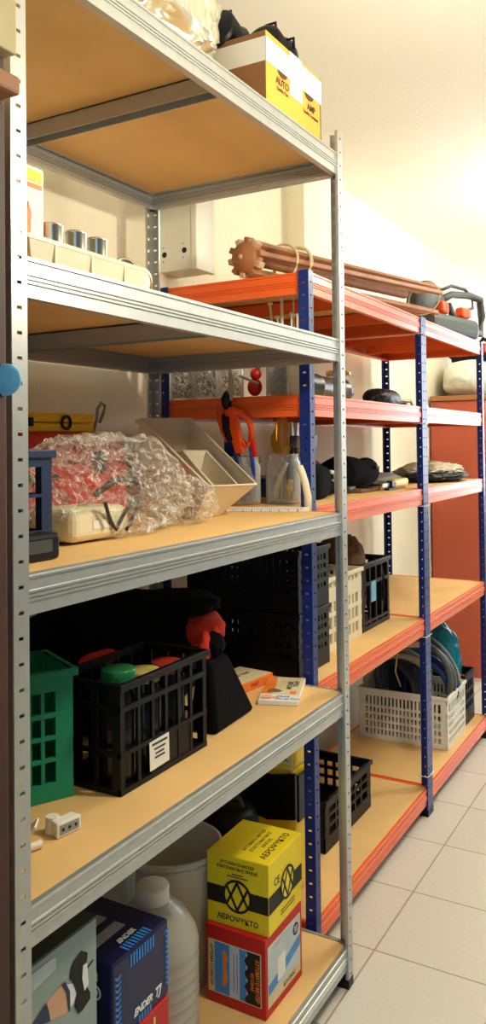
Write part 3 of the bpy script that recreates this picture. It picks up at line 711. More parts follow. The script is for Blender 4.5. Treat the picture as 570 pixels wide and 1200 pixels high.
M['darkjar'] = mat('dark_jar_glass', rgb(30, 30, 26), 0.12, var=0.2)
M['greenlid'] = mat('green_lid', rgb(28, 120, 70), 0.35, var=0.1)
M['yellowlid'] = mat('pale_yellow_lid', rgb(200, 182, 96), 0.35, var=0.1)
M['redlid'] = mat('red_lid', rgb(176, 50, 36), 0.35, var=0.1)
lid_jar('jar with a green lid in the black bottle crate', -0.150, 0.392, M['greenlid'], h=0.185)
lid_jar('jar with a pale yellow lid in the black bottle crate', -0.150, 0.465, M['yellowlid'], h=0.165)
lid_jar('jar with a red lid in the black bottle crate', -0.150, 0.538, M['redlid'], h=0.163)
t = thing('food_jar', 'jar with a gold lid behind the black bottle crate and the green crate', 'jar', (-0.295, 0.40, s4), 0)
MB().lathe([(0, 0), (0.028, 0), (0.03, 0.006), (0.03, 0.14), (0.025, 0.155)]).build('glass_body', M['darkjar'], t)
MB().lathe([(0.028, 0.152), (0.029, 0.168), (0.026, 0.17), (0, 0.169)]).build('lid', M['gold'], t)

# big tool bag
t = thing('tool_bag', 'large black tool bag with red end panels behind the crates', 'bag', (-0.375, 0.645, s4), -0.25)
MB().blob((0.21, 0.45, 0.265), 21, 0.05, 1.6, 5, 0.04, box=1.5).build('body', M['blackcloth'], t)
mb = MB().blob((0.17, 0.12, 0.075), 22, 0.10, 2.0, 4, 0.1, box=1.2)
for v in mb.v: v.x += 0.05; v.y += 0.192; v.z += 0.135
x = mb.build('end_panel', M['redcloth'], t); x['label'] = 'red fabric end panel'
mb = MB().blob((0.19, 0.17, 0.05), 23, 0.1, 2.0, 4, 0.1, box=1.2)
for v in mb.v: v.x += 0.04; v.y += 0.155; v.z += 0.205
mb.build('flap', M['blackcloth'], t)
mb = MB().blob((0.02, 0.10, 0.03), 24, 0.1, 2.0, 3)
for v in mb.v: v.x += 0.104; v.y += -0.10; v.z += 0.15
x = mb.build('trim', M['redcloth'], t); x['label'] = 'narrow red trim'
pts = [(0.0, -0.10+0.17*i/12, 0.225+0.052*math.sin(PI*i/12)) for i in range(13)]
MB().tube(pts, 0.009).build('handle', M['blackcloth'], t)
pts = [(0.0, -0.195-0.05*math.sin(PI*i/10), 0.06+0.15*i/10) for i in range(11)]
MB().tube(pts, 0.008).build('strap', M['blackcloth'], t)
t = thing('folding_stool', 'black folded metal frame standing behind the green crate', 'frame', (-0.50, 0.16, s4), 0)
MB().tube([(0, 0.0, 0), (0, 0.03, 0.22), (0, 0.10, 0.235), (0, 0.20, 0.07), (0, 0.22, 0)], 0.011).build('frame_bar', M['black'], t)
MB().tube([(0.012, 0.02, 0.09), (0.012, 0.18, 0.09)], 0.008).build('cross_bar', M['black'], t)
MB().box(0.012, 0.02, 0.0, 0.04, 0.13, 0.215).build('panel', M['black'], t, bevel=0.003)

t = thing('cloth_pouch', 'black cloth pouch gathered with red cord next to the bottle crate', 'pouch', (-0.155, 0.745, s4), 0.05)
MB().hexa([(-0.036, -0.088, 0), (0.036, -0.088, 0), (0.034, 0.094, 0), (-0.034, 0.094, 0)], [(-0.016, -0.078, 0.142), (0.016, -0.078, 0.142), (0.015, 0.006, 0.142), (-0.015, 0.006, 0.142)]).build('body', M['blackcloth'], t, bevel=0.012, seg=3)
mb = MB().blob((0.04, 0.05, 0.05), 33, 0.15, 2, 4, 0.2)
for v in mb.v: v.y -= 0.03; v.z += 0.142
mb.build('gathered_top', M['blackcloth'], t)
for dy in (-0.052, -0.012):
    mb = MB().blob((0.025, 0.03, 0.07), 34+dy, 0.2, 2, 3, 0.2)
    for v in mb.v: v.y += dy; v.z += 0.128; v.x -= 0.01
    x = mb.build('cord', M['redcloth'], t); x['label'] = 'red cloth cord'

def trap_box(name, label, loc, rz, w, l, h, main=True):
    t = thing(name, label, 'box', loc, rz)
    MB().box(0, w, 0, l, 0, h).build('carton', M['label'] if main else M['orangeink'], t, bevel=0.0008, seg=1)
    return t
a = math.atan2(0.030, 0.083)
t = trap_box('trap_box', 'flat white and orange mouse trap box in front of the blue post', (-0.140, 0.872, s4), a, 0.090, 0.185, 0.010)
patch(0.088, 0.135, M['creamlabel'], t, FT(0.045, 0.116, 0.0101), 'printed_panel')
mb = MB(); mb.prism([(0.0015, 0.05), (0.024, 0.05), (0.027, 0.11), (0.022, 0.183), (0.0015, 0.183)], 0.0103, 0.0109); mb.build('orange_patch', M['orangeink'], t)
mb = MB(); mb.prism([(0.012+0.0, 0.062), (0.02, 0.058), (0.04, 0.062), (0.047, 0.07), (0.038, 0.082), (0.024, 0.088), (0.016, 0.078)], 0.0108, 0.0115); x = mb.build('printed_mouse', M['brownbag'], t)
text('MOUSE', 0.017, M['darkgrey'], t, FT(0.060, 0.118, 0.0108, PI/2), bold=0.03, sx=1.1)
text('TRAP', 0.017, M['darkgrey'], t, FT(0.074, 0.130, 0.0108, PI/2), bold=0.03, sx=1.1)
mb = MB(); mb.box(0.006, 0.027, 0.012, 0.036, 0.0103, 0.0109); mb.build('badge', M['orangeink'], t, bevel=0.0002)
text('DUO', 0.013, M['label'], t, FT(0.0165, 0.024, 0.0110), bold=0.03)
text('x2', 0.020, M['orangeink'], t, FT(0.036, 0.024, 0.0104), bold=0.02)
text('TRAP', 0.012, M['bluep'], t, FT(0.054, 0.032, 0.0104), bold=0.02)
text('MOUSE TRAP', 0.011, M['lightblue'], t, FT(0.0655, 0.015, 0.0104), sx=0.85)
MB().box(0.066, 0.080, 0.052, 0.072, 0.0107, 0.0112).build('corner_badge', M['orangeink'], t)
t = trap_box('trap_box', 'thicker orange box lying half behind the black cloth pouch', (-0.308, 0.905, s4), -0.10, 0.10, 0.152, 0.022, False)
MB().box(0.002, 0.097, 0.002, 0.15, 0.0222, 0.0226).build('printed_top', M['creamlabel'], t)
text('MOUSE TRAP', 0.014, M['darkgrey'], t, FT(0.05, 0.08, 0.0227, PI/2), bold=0.02)
text('TRAP', 0.013, M['redp'], t, FX(0.1003, 0.075, 0.011), bold=0.02)

t = thing('plug_socket', 'white multi socket block with grey face on the fourth steel shelf', 'socket', (-0.097, 0.180, s4), math.atan2(0.042, 0.007)-PI/2)
MB().hexa([(-0.02, 0.004, 0), (0, 0, 0), (0, 0.046, 0), (-0.02, 0.042, 0)], [(-0.02, 0.004, 0.022), (0, 0, 0.022), (0, 0.046, 0.022), (-0.02, 0.042, 0.022)]).build('housing', M['white'], t, bevel=0.002)
MB().box(-0.0004, 0.0006, 0.005, 0.041, 0.004, 0.018).build('face_plate', M['grey'], t)
for y in (0.011, 0.023, 0.035): MB().cyl((0, y, 0.011), (0.0012, y, 0.011), 0.0024).build('hole', M['ink'], t)
MB().cyl((-0.026, 0.012, 0.0), (-0.026, 0.012, 0.024), 0.012, 0.010).build('plug_back', M['white'], t)
t = thing('broken_tile', 'flat white plastic plate leaning beside the near steel post', 'plate', (-0.13, 0.135, s4+0.003), 0.6)
T = Matrix.Rotation(-0.75, 4, 'Y')
MB().box(0, 0.034, 0, 0.030, 0, 0.003, T).build('plate', M['white'], t)
MB().box(0.010, 0.013, 0.0, 0.030, 0.0028, 0.0045, T).build('ridge', M['white'], t)
t = thing('small_bottle', 'tiny white bottle with a red end lying by the near steel post', 'bottle', (-0.108, 0.128, s4+0.006), -0.3)
MB().cyl((0, 0, 0), (0.0, 0.024, 0), 0.006).build('body', M['white'], t)
MB().cyl((0, -0.006, 0), (0.0, 0.0, 0), 0.0062).build('cap', M['redp'], t)

# ------------------------------------------------------------------ bottom steel shelf
CH = 0.463
t = thing('drill_case', 'grey box printed with a power tool at the near end of the bottom shelf', 'box', (-0.062, 0.030, s5), 0)
MB().box(-0.12, 0, 0, 0.196, 0, CH).build('body', M['casegrey'], t, bevel=0.002)
MB().box(-0.1195, 0.0006, -0.0004, 0.1964, CH-0.003, CH+0.001).build('top_panel', M['casedark'], t)
text('CRAFT', 0.044, M['ink'], t, FT(-0.045, 0.065, CH+0.0012, PI/2), bold=0.02, shear=0.2)
text('MAX', 0.044, M['orangeink'], t, FT(-0.045, 0.158, CH+0.0012, PI/2), bold=0.02, shear=0.2)
TF = FX(0.0004, 0, 0)
for nm, m, zz, poly in (
    ('label', 'paleblue', 0.0, [(0.0, 0.420), (0.107, 0.432), (0.108, 0.449), (0.10, 0.451), (0.0, 0.451)]),
    ('printed_hand', 'skin', 0.0, [(0.089, 0.397), (0.095, 0.368), (0.132, 0.358), (0.129, 0.384), (0.119, 0.403)]),
    ('printed_cuff', 'label', 0.0, [(0.119, 0.403), (0.129, 0.384), (0.132, 0.359), (0.143, 0.364), (0.154, 0.381), (0.143, 0.392)]),
    ('printed_sleeve', 'navy', 0.0007, [(0.0, 0.30), (0.03, 0.325), (0.079, 0.373), (0.095, 0.368), (0.092, 0.384), (0.086, 0.397), (0.061, 0.384), (0.0, 0.345)]),
    ('printed_band', 'navy', 0.0007, [(0.118, 0.405), (0.128, 0.386), (0.132, 0.358), (0.136, 0.360), (0.135, 0.386), (0.126, 0.404)]),
    ('printed_tool', 'black', 0.0007, [(0.144, 0.424), (0.138, 0.418), (0.135, 0.403), (0.14, 0.398), (0.15, 0.374), (0.145, 0.358), (0.153, 0.343), (0.162, 0.343), (0.179, 0.35), (0.179, 0.359), (0.161, 0.391), (0.163, 0.407), (0.172, 0.408), (0.174, 0.42), (0.16, 0.43)]),
    ('printed_highlight', 'label', 0.0012, [(0.163, 0.407), (0.161, 0.389), (0.166, 0.369), (0.175, 0.373), (0.172, 0.406)])):
    mb = MB(); mb.prism(poly, zz, zz+0.0004, TF); mb.build(nm, M[m], t)
mb = MB(); bar2d(mb, (0.172, 0.397), (0.187, 0.402), 0.003, TF); mb.build('printed_bit', M['black'], t)

t = thing('red_carton', 'red carton under the navy blue box', 'box', (-0.075, 0.275, s5), 0)
MB().box(-0.15, 0, 0, 0.155, 0, 0.222).build('carton', M['red'], t, bevel=0.002)
for i in range(3): MB().box(-0.001, 0.0005, 0.05+i*0.03, 0.055+i*0.03, 0.16, 0.21).build('printed_line', M['creamlabel'], t)
t = thing('tool_box', 'navy blue box with light blue stripes between the grey case and the jug', 'box', (-0.078, 0.282, s5+0.2225), 0.0)
BW, BL2, BH2 = 0.16, 0.152, 0.128
MB().box(-BW, 0, 0, BL2, 0, BH2).build('carton', M['bluecard'], t, bevel=0.004)
TF = FX(0.0004, 0, 0); TT = FT(0, 0, BH2+0.0004, PI/2)
for i in range(11):
    mb = MB(); z = 0.008+i*0.0095; mb.prism([(0.006, z), (0.013, z-0.004), (0.020, z), (0.020, z+0.004), (0.013, z), (0.006, z+0.004)], 0, 0.0005, TF); mb.build('chevron', M['lightblue'], t)
for i in range(11):
    z = 0.020+i*0.0088; MB().box(0.142, 0.1505, z, z+0.0045, 0, 0.0005, TF).build('stripe', M['lightblue'], t)
for i in range(9):
    y = 0.045+i*0.0075; MB().box(y, y+0.004, BH2-0.026, BH2-0.006, 0, 0.0005, TF).build('stripe', M['lightblue'], t)
    MB().box(y, y+0.004, 0.004, 0.022, 0, 0.0005, TT).build('stripe', M['lightblue'], t)
text('ENDER', 0.016, M['label'], t, FX(0.0005, 0.078, 0.022), bold=0.03, shear=0.3)
text('TJ', 0.020, M['label'], t, FX(0.0005, 0.118, 0.022), bold=0.03, shear=0.3)
text('ENDER', 0.014, M['label'], t, FT(-0.032, 0.075, BH2+0.0005, PI/2), bold=0.03, shear=0.3)
for i in range(5):
    y = 0.066+i*0.0075; MB().box(y, y+0.004, 0.002, 0.013, 0, 0.0005, TF).build('stripe', M['lightblue'], t)
for x0 in (-0.075, -0.115): MB().box(x0, x0+0.022, 0.02, 0.10, BH2-0.001, BH2+0.0008).build('window_slot', M['grey'], t)
mb = MB(); ring(mb, 0.012, 0.009, FY(-0.035, -0.0004, BH2-0.05)); mb.build('round_mark', M['label'], t)
mb = MB(); ring(mb, 0.006, 0.003, FY(-0.035, -0.0004, BH2-0.05)); mb.build('round_mark', M['label'], t)
MB().box(-0.05, -0.03, BH2-0.032, BH2-0.018, 0, 0.0005, FY(0, -0.0002, 0)).build('price_tag', M['label'], t)
t = thing('cable_loop', 'red cable loop standing behind the navy blue box', 'cable', (-0.262, 0.395, s5), 0)
pts = [(0, 0.04*math.cos(a), 0.32+0.04*math.sin(a)) for a in [2*PI*i/20 for i in range(20)]]
MB().tube(pts, 0.005, 8, True).build('loop', M['redp'], t)
MB().cyl((0, 0, 0), (0, 0, 0.285), 0.010).build('stem', M['darkgrey'], t)

t = thing('plastic_jug', 'large clear plastic jug with a white cap on the bottom shelf', 'jug', (-0.20, 0.555, s5), 0)
R = 0.088
prof = [(0, 0), (R*0.9, 0), (R, 0.01)]
for i in range(9): z = 0.02+i*0.021; prof += [(R, z), (R*0.965, z+0.008), (R, z+0.016)]
prof += [(R, 0.215), (R*0.95, 0.235), (R*0.75, 0.265), (R*0.45, 0.288), (R*0.33, 0.295), (R*0.33, 0.31)]
MB().lathe(prof, n=40).build('body', M['milky'], t)
MB().lathe([(0.031, 0.288), (0.032, 0.292), (0.032, 0.318), (0.030, 0.322), (0, 0.322)], n=32).build('cap', M['white'], t)
t = thing('clear_bottle', 'clear bottle shoulder behind the white jug cap', 'bottle', (-0.335, 0.60, s5), 0)
MB().lathe([(0, 0), (0.045, 0), (0.047, 0.01), (0.047, 0.33), (0.03, 0.38), (0.018, 0.40), (0.018, 0.43)], n=28).build('body', M['glass'], t)
MB().lathe([(0.02, 0.425), (0.02, 0.45), (0, 0.45)]).build('cap', M['bluep'], t)
t = thing('bucket', 'tall open off-white bucket beside the stacked cartons', 'bucket', (-0.315, 0.775, s5), 0)
MB().lathe([(0, 0), (0.095, 0), (0.112, 0.26), (0.118, 0.265), (0.118, 0.285), (0.110, 0.285), (0.092, 0.008), (0, 0.008)], Matrix.Rotation(0, 4, 'X'), 40).build('shell', M['bucket'], t)
MB().tube([(0.118*math.cos(a), 0.118*math.sin(a), 0.35-0.05*math.sin((a+0.4)/PI*PI*1.0) if 0 else 0.272) for a in [2*PI*i/40 for i in range(40)]], 0.003, 6, True).build('rim_wire', M['steel'], t)

# stacked cartons
t = thing('motor_carton', 'red carton with sea pictures under the yellow carton', 'box', (-0.052, 0.735, s5), 0.0)
w_, l_, h_ = 0.143, 0.168, 0.160
MB().box(-w_, 0, 0, l_, 0, h_).build('carton', M['red'], t, bevel=0.002)
TY = FY(-w_, -0.0004, 0); TX = FX(0.0004, 0, 0)
MB().box(0.006, w_-0.010, 0.022, 0.130, 0, 0.0004, TY).build('label_border', M['creamlabel'], t)
MB().box(0.022, 0.098, 0.024, 0.128, 0.0004, 0.0007, TY).build('printed_sea', M['skyblue'], t)
MB().box(0.058, 0.082, 0.024, 0.128, 0.0007, 0.0009, TY).build('printed_foam', M['paleblue'], t)
mb = MB(); mb.prism([(0.042, 0.04), (0.050, 0.045), (0.054, 0.06), (0.049, 0.08), (0.054, 0.10), (0.050, 0.112), (0.042, 0.115)], 0.0009, 0.0012, TY); mb.build('printed_shore', M['orangeink'], t)
pts = [(0.098, 0.024), (0.131, 0.024), (0.131, 0.128), (0.098, 0.128)]
wv = [(0.098+0.004*math.sin(i*1.57), 0.128-0.104*i/16) for i in range(1, 16)]
mb = MB(); mb.prism(pts+wv, 0.0009, 0.0012, TY); mb.build('dark_band', M['ink'], t)
text('ΑΥΤΟΜΑΤΟ ΜΟΤΕΡ', 0.0125, M['orangeink'], t, FY(-w_+0.124, -0.0017, 0.075) @ Matrix.Rotation(-PI/2, 4, 'Z'), bold=0.02, shear=0.2, sx=0.72)
text('ΚΟΥΖΙΝΑΣ', 0.010, M['orangeink'], t, FY(-w_+0.112, -0.0017, 0.07) @ Matrix.Rotation(-PI/2, 4, 'Z'), bold=0.01, shear=0.2, sx=0.7)
text('ΑΥΤΟΜΑΤΟ ΜΟΤΕΡ', 0.010, M['inkbrown'], t, FY(-w_+0.014, -0.0009, 0.077) @ Matrix.Rotation(-PI/2, 4, 'Z'), bold=0.01, sx=0.9)
for x0 in (0.068, 0.076): MB().box(x0, x0+0.0014, 0.035, 0.115, 0.0009, 0.0012, TY).build('printed_line', M['bluep'], t)
MB().box(0.008, l_-0.010, 0.018, 0.142, 0, 0.0004, TX).build('label_border', M['creamlabel'], t)
MB().box(0.010, l_-0.012, 0.040, 0.139, 0.0004, 0.0007, TX).build('printed_picture', M['paleblue'], t)
MB().prism([(0.010, 0.044), (0.06, 0.050), (0.10, 0.062), (l_-0.012, 0.075), (l_-0.012, 0.098), (0.10, 0.085), (0.05, 0.070), (0.010, 0.064)], 0.0007, 0.0009, TX).build('printed_coast', M['skyblue'], t)
MB().box(0.050, 0.085, 0.052, 0.100, 0.0009, 0.0011, TX).build('printed_house', M['label'], t)
mb = MB(); mb.cyl((0.135, 0.118, 0.0007), (0.135, 0.118, 0.0012), 0.013, smooth=False); mb.v = [TX @ v for v in mb.v]; mb.build('round_badge', M['ink'], t)
for dz in (-0.005, 0, 0.005): MB().box(0.127, 0.143, 0.118+dz-0.0009, 0.118+dz+0.0009, 0.0012, 0.0015, TX).build('badge_line', M['label'], t)
text('ΑΥΤΟΜΑΤΟ', 0.009, M['redp'], t, FX(0.0008, 0.05, 0.130), sx=0.9)
text('ΚΟΥΖΙΝΑΣ', 0.012, M['inkbrown'], t, FX(0.0008, 0.105, 0.029), bold=0.02, sx=0.9)

t = thing('hood_carton', 'yellow carton with black round emblem on top of the red carton', 'box', (-0.050, 0.748, s5+0.1605), 0.03)
w_, l_, h_ = 0.146, 0.163, 0.146
MB().box(-w_, 0, 0, l_, 0, h_).build('carton', M['yellow'], t, bevel=0.0015)
TY = FY(-w_, -0.0003, 0); TX = FX(0.0003, 0, 0)
for T, L in ((TY, w_), (TX, l_)):
    MB().box(0.0008, L-0.0008, 0.044, 0.080, 0, 0.0005, T).build('black_band', M['ink'], t)
def emblem(T, r, sx=1.0):
    T = T @ Matrix.Diagonal((sx, 1, 1, 1))
    mb = MB(); mb.cyl((0, 0, 0.0005), (0, 0, 0.0008), r*0.97, n=32, smooth=False); mb.v = [T @ v for v in mb.v]; mb.build('emblem_ground', M['yellow'], t)
    mb = MB(); ring(mb, r, r*0.85, T @ Matrix.Translation((0, 0, 0.0006)), 0.0008, 40)
    mb.build('emblem_ring', M['ink'], t)
    T2 = T @ Matrix.Translation((0, 0, 0.0007)); w = r*0.16
    for p, q in (((-0.72, 0.52), (0.05, -0.92)), ((0.05, 0.92), (-0.72, -0.52)), ((-0.05, 0.92), (0.72, -0.52)), ((0.72, 0.52), (-0.05, -0.92))):
        mb = MB(); bar2d(mb, (p[0]*r, p[1]*r), (q[0]*r, q[1]*r), w, T2); mb.build('emblem_stroke', M['ink'], t)
emblem(FY(-w_+0.073, -0.0005, 0.066), 0.034)
emblem(FX(0.0005, 0.088, 0.074), 0.034)
text('ΑΕΡΟΨΥΚΤΟ', 0.0155, M['ink'], t, FY(-w_+0.073, -0.0005, 0.017), bold=0.012, sx=1.0)
text('ΑΥΤΟΜΑΤΟ ΜΟΤΕΡ', 0.0085, M['inkbrown'], t, FY(-w_+0.073, -0.0005, 0.131), 'small_lettering', bold=0.01)
text('ΕΠΑΓΓΕΛΜΑΤΙΚΗΣ ΧΡΗΣΗΣ', 0.0085, M['inkbrown'], t, FY(-w_+0.073, -0.0005, 0.121), 'small_lettering', bold=0.01, sx=0.85)
for i, w2 in enumerate((0.026, 0.05)): MB().box(0.073-w2/2, 0.073+w2/2, 0.109-i*0.005, 0.111-i*0.005, 0, 0.0005, TY).build('printed_line', M['inkbrown'], t)
text('CE', 0.022, M['ink'], t, FX(0.0005, 0.038, 0.098), bold=0.0)
text('ΑΕΡΟΨΥΚΤΟ', 0.020, M['ink'], t, FT(-0.024, 0.082, h_+0.0004, PI/2), bold=0.012)
text('ΑΥΤΟΜΑΤΟ ΜΟΤΕΡ', 0.012, M['inkbrown'], t, FT(-0.075, 0.085, h_+0.0004, PI/2), 'small_lettering', sx=0.9)
text('ΕΠΑΓΓΕΛΜΑΤΙΚΗΣ', 0.012, M['inkbrown'], t, FT(-0.060, 0.085, h_+0.0004, PI/2), 'small_lettering', sx=0.9)
text('ΧΡΗΣΗΣ', 0.012, M['inkbrown'], t, FT(-0.045, 0.085, h_+0.0004, PI/2), 'small_lettering', sx=0.9)
for z in (0.026, 0.019): MB().box(0.055, 0.125, z, z+0.002, 0, 0.0005, TX).build('printed_line', M['inkbrown'], t)
MB().box(-w_+0.002, -0.001, 0.0015, l_*0.99, h_, h_+0.0003).build('top_flap', M['yellow'], t)

# yellow cleaning machine on the lowest orange board
t = thing('vacuum_cleaner', 'yellow and black cleaning machine behind the yellow carton', 'machine', (-0.372, 1.195, o5), 0)
t.scale = (1, 0.5, 1)
MB().box(-0.20, 0.19, -0.135, 0.125, 0.02, 0.24).build('lower_body', M['yellowp'], t, bevel=0.03, seg=4)
MB().box(-0.20, 0.195, -0.140, 0.130, 0.33, 0.49).build('upper_body', M['yellowp'], t, bevel=0.035, seg=4)
MB().box(-0.19, 0.185, -0.128, 0.118, 0.2, 0.35).build('core', M['yellowp'], t, bevel=0.02, seg=3)
mb = MB(); pr = [(-0.20, 0.40), (-0.05, 0.40), (0.0, 0.385), (0.05, 0.37), (0.13, 0.37), (0.20, 0.385), (0.20, 0.27), (0.12, 0.255), (0.06, 0.265), (0.035, 0.29), (0.02, 0.335), (-0.02, 0.35), (-0.20, 0.35)]
mb.prism(pr, -0.004, 0.02, FY(0, -0.134, -0.045)); mb.build('black_band', M['black'], t, bevel=0.004)
MB().box(0.192, 0.20, -0.11, 0.10, 0.21, 0.33).build('side_band', M['black'], t, bevel=0.006)
MB().box(0.075, 0.19, -0.1425, -0.139, 0.345, 0.385).build('name_plate', M['creamlabel'], t, bevel=0.001)
text('KÄRCHER', 0.020, M['ink'], t, FY(0.132, -0.1428, 0.372), bold=0.03)
MB().box(0.088, 0.18, -0.1432, -0.1424, 0.349, 0.359).build('name_stripe', M['yellowp'], t)
for x0 in (-0.15, 0.13):
    for y0 in (-0.09, 0.08): MB().cyl((x0-0.015, y0, 0.025), (x0+0.015, y0, 0.025), 0.025).build('wheel', M['black'], t)
t = thing('black_canister', 'black round canister behind the bucket and the yellow carton', 'canister', (-0.285, 0.983, s5), 0)
t.scale = (0.80, 0.80, 0.86)
MB().lathe([(0, 0), (0.085, 0), (0.09, 0.01), (0.09, 0.30), (0.082, 0.325), (0.06, 0.34), (0, 0.342)], n=36).build('drum', M['black'], t)
MB().tube([(-0.05, 0, 0.335), (-0.04, 0, 0.365), (0.04, 0, 0.365), (0.05, 0, 0.335)], 0.007).build('handle', M['darkgrey'], t)
# ------------------------------------------------------------------ lowest orange boards
t = crate('plastic_crate', 'black open crate alone on the lowest board of the nearer orange rack', (-0.226, 1.415, o5), 0.0, 0.355, 0.25, 0.147, M['black'], 5, 5, 0.010, 0.03, ((0, .28), (.44, .50), (.64, .70), (.82, 1)), rim=0.007)
glass_jar('small clear jar lying in the black open crate', (-0.335, 1.50, o5+0.012), 0.028, 0.09, None, M['tin'])

def net(Lx):
    pass
WC = crate('laundry_crate', 'white plastic crate full of coiled hoses on the lowest orange board', (-0.142, 2.358, o5), 0.02, 0.275, 0.355, 0.196, M['white'], 7, 19, 0.0075, 0.02, ((0, .10), (.20, .245), (.345, .39), (.49, .535), (.635, .68), (.86, 1)), rim=0.006, solids=((.36, .70, .38, .66),))
for o in WC.children:
    if o.name.startswith('end_panel'): pass
def coil(name, label, c, R, r, turns, m, ax, seedv):
    rnd = random.Random(seedv); pts = []
    q = Vector(ax).normalized().to_track_quat('Z', 'Y').to_matrix()
    for i in range(turns*26):
        a = 2*PI*i/26; k = i/(turns*26)
        p = Vector(((R+0.012*math.sin(k*17+seedv))*math.cos(a), (R+0.012*math.sin(k*13))*math.sin(a), (k-0.5)*turns*r*2.3))
        pts.append(Vector(c)+q @ p)
    o = MB().tube(pts, r, 8).build(name, m)
    tag(o, label, 'hose', None)
coil('hose_coil', 'grey beige coiled hose in front inside the white crate', (-0.36, 2.43, o5+0.205), 0.118, 0.011, 3, M['hosegrey'], (0.25, -1, 0.05), 1)
coil('hose_coil', 'dark grey coiled hose standing in the middle of the white crate', (-0.31, 2.475, o5+0.225), 0.150, 0.0125, 3, M['hosedark'], (-0.1, -1, 0.1), 2)
coil('hose_coil', 'blue coiled hose between the grey hoses in the white crate', (-0.265, 2.53, o5+0.19), 0.105, 0.010, 4, M['hoseblue'], (-0.3, -1, 0.0), 3)
coil('hose_coil', 'pale grey coiled hose at the aisle end of the white crate', (-0.235, 2.575, o5+0.19), 0.085, 0.010, 3, M['hosegrey'], (-0.6, -1, 0.1), 4)
tag(MB().lathe([(0.118, 0), (0.118, 0.10), (0.105, 0.10), (0.105, 0.004), (0.0, 0.004)], Matrix.Rotation(-0.15, 4, 'Z') @ Matrix.Rotation(PI/2, 4, 'X'), 32).build('rubber_ring', M['darkgrey']), 'wide dark rubber ring lying behind the front hose coil', 'ring', None, (-0.40, 2.56, o5+0.165))
t = thing('wooden_tie', 'yellowish band tied across the hoses in the white crate', 'band', (-0.30, 2.44, o5+0.355), 0.5)
MB().box(-0.07, 0.07, -0.012, 0.012, 0, 0.022).build('band', M['palewood'], t, bevel=0.004)
MB().tube([(-0.06, -0.014, 0.01), (-0.075, -0.02, -0.09), (-0.055, -0.02, -0.15)], 0.003).build('string', M['rope'], t)

t = crate('plastic_crate', 'dark blue black crate behind the white hose crate', (-0.155, 2.655, o5), 0, 0.15, 0.34, 0.205, M['black'], 3, 6, 0.01, 0.02, ((0, .30), (.42, .48), (.62, .68), (.84, 1)), rim=0.006)
mb = MB().blob((0.28, 0.125, 0.40), 41, 0.10, 1.6, 5, 0.12, box=1.15)
tag(mb.build('trash_bag', M['teal']), 'teal blue plastic bag stuffed behind the hoses', 'bag', None, (-0.335, 2.728, o5+0.012), 0)

# ------------------------------------------------------------------ fourth orange boards
st = crate('plastic_crate', 'lower black crate of the stack beside the tool bag on the orange rack', (-0.172, 1.150, o4), 0, 0.19, 0.34, 0.160, M['black'], 7, 15, 0.012, 0.018, ((0, .30), (.38, .46), (.54, .62), (.70, .76), (.86, 1)), rim=0.006)
dup(st, (-0.172, 1.150, o4+0.1625), 0, 'upper black crate of the stack beside the tool bag on the orange rack')
t = crate('plastic_crate', 'cream plastic crate between the black crates on the fourth orange board', (-0.210, 1.400, o4), 0, 0.275, 0.25, 0.212, M['cream'], 7, 6, 0.012, 0.028, ((0, .10), (.24, .30), (.46, .52), (.66, .86), (.92, 1)), rim=0.007)
t = crate('plastic_crate', 'tall black crate holding brown bags on the fourth orange board', (-0.215, 1.695, o4), 0, 0.245, 0.28, 0.214, M['black'], 3, 4, 0.009, 0.016, ((0, .07), (.10, .14), (.66, .71), (.92, 1)), rim=0.006)
MB().box(-0.001, 0.002, 0.075, 0.115, 0.085, 0.15).build('hanging_tag', M['cyan'], t)
mb = MB().blob((0.16, 0.17, 0.285), 51, 0.10, 1.5, 5, 0.12, box=1.2)
tag(mb.build('paper_bag', M['brownbag']), 'brown paper bag standing in the tall black crate', 'bag', None, (-0.33, 1.80, o4+0.013), 0.2)
mb = MB().blob((0.07, 0.06, 0.20), 52, 0.08, 1.5, 4, 0.1)
tag(mb.build('cloth_bag', M['blackcloth']), 'narrow dark cloth roll beside the brown paper bag', 'bag', None, (-0.245, 1.885, o4+0.013), 0)
mb = MB().blob((0.15, 0.13, 0.20), 53, 0.12, 1.6, 4, 0.15)
tag(mb.build('cloth_bundle', M['brownbag']), 'brown cloth bundle filling the cream crate', 'bundle', None, (-0.335, 1.53, o4+0.013), 0)

# ------------------------------------------------------------------ third orange boards
t = thing('padded_case', 'black padded case with white edging by the galvanised post', 'case', (-0.255, 1.41, o3), 0.2)
MB().blob((0.10, 0.20, 0.098), 61, 0.04, 1.3, 5, 0.0, box=1.6).build('body', M['blackcloth'], t)
MB().tube([(0.045, 0.055, 0.075), (0.052, 0.08, 0.072), (0.05, 0.105, 0.055), (0.05, 0.13, 0.04)], 0.006, 8).build('edging', M['label'], t)
mb = MB().blob((0.08, 0.20, 0.05), 62, 0.08, 1.5, 4)
for v in mb.v: v.y += 0.16
mb.build('strap', M['blackcloth'], t)
MB().tube([(0.03, 0.17, 0.045), (0.038, 0.21, 0.04), (0.032, 0.245, 0.024)], [0.006, 0.011, 0.005], 8).build('buckle', M['creamlabel'], t)
t = thing('work_boot', 'black work boot lying behind the yellow knife', 'boot', (-0.30, 1.80, o3), 0.15)
mb = MB()
mb.tube([(-0.03, -0.10, 0.055), (-0.02, -0.03, 0.06), (0.0, 0.06, 0.055), (0.01, 0.13, 0.05), (0.012, 0.20, 0.058), (0.012, 0.225, 0.05)], [0.052, 0.06, 0.056, 0.046, 0.050, 0.03], 16)
mb.build('upper', M['blackcloth'], t)
MB().box(-0.08, 0.04, -0.14, -0.06, 0.0, 0.02).build('sole', M['darkgrey'], t, bevel=0.006)
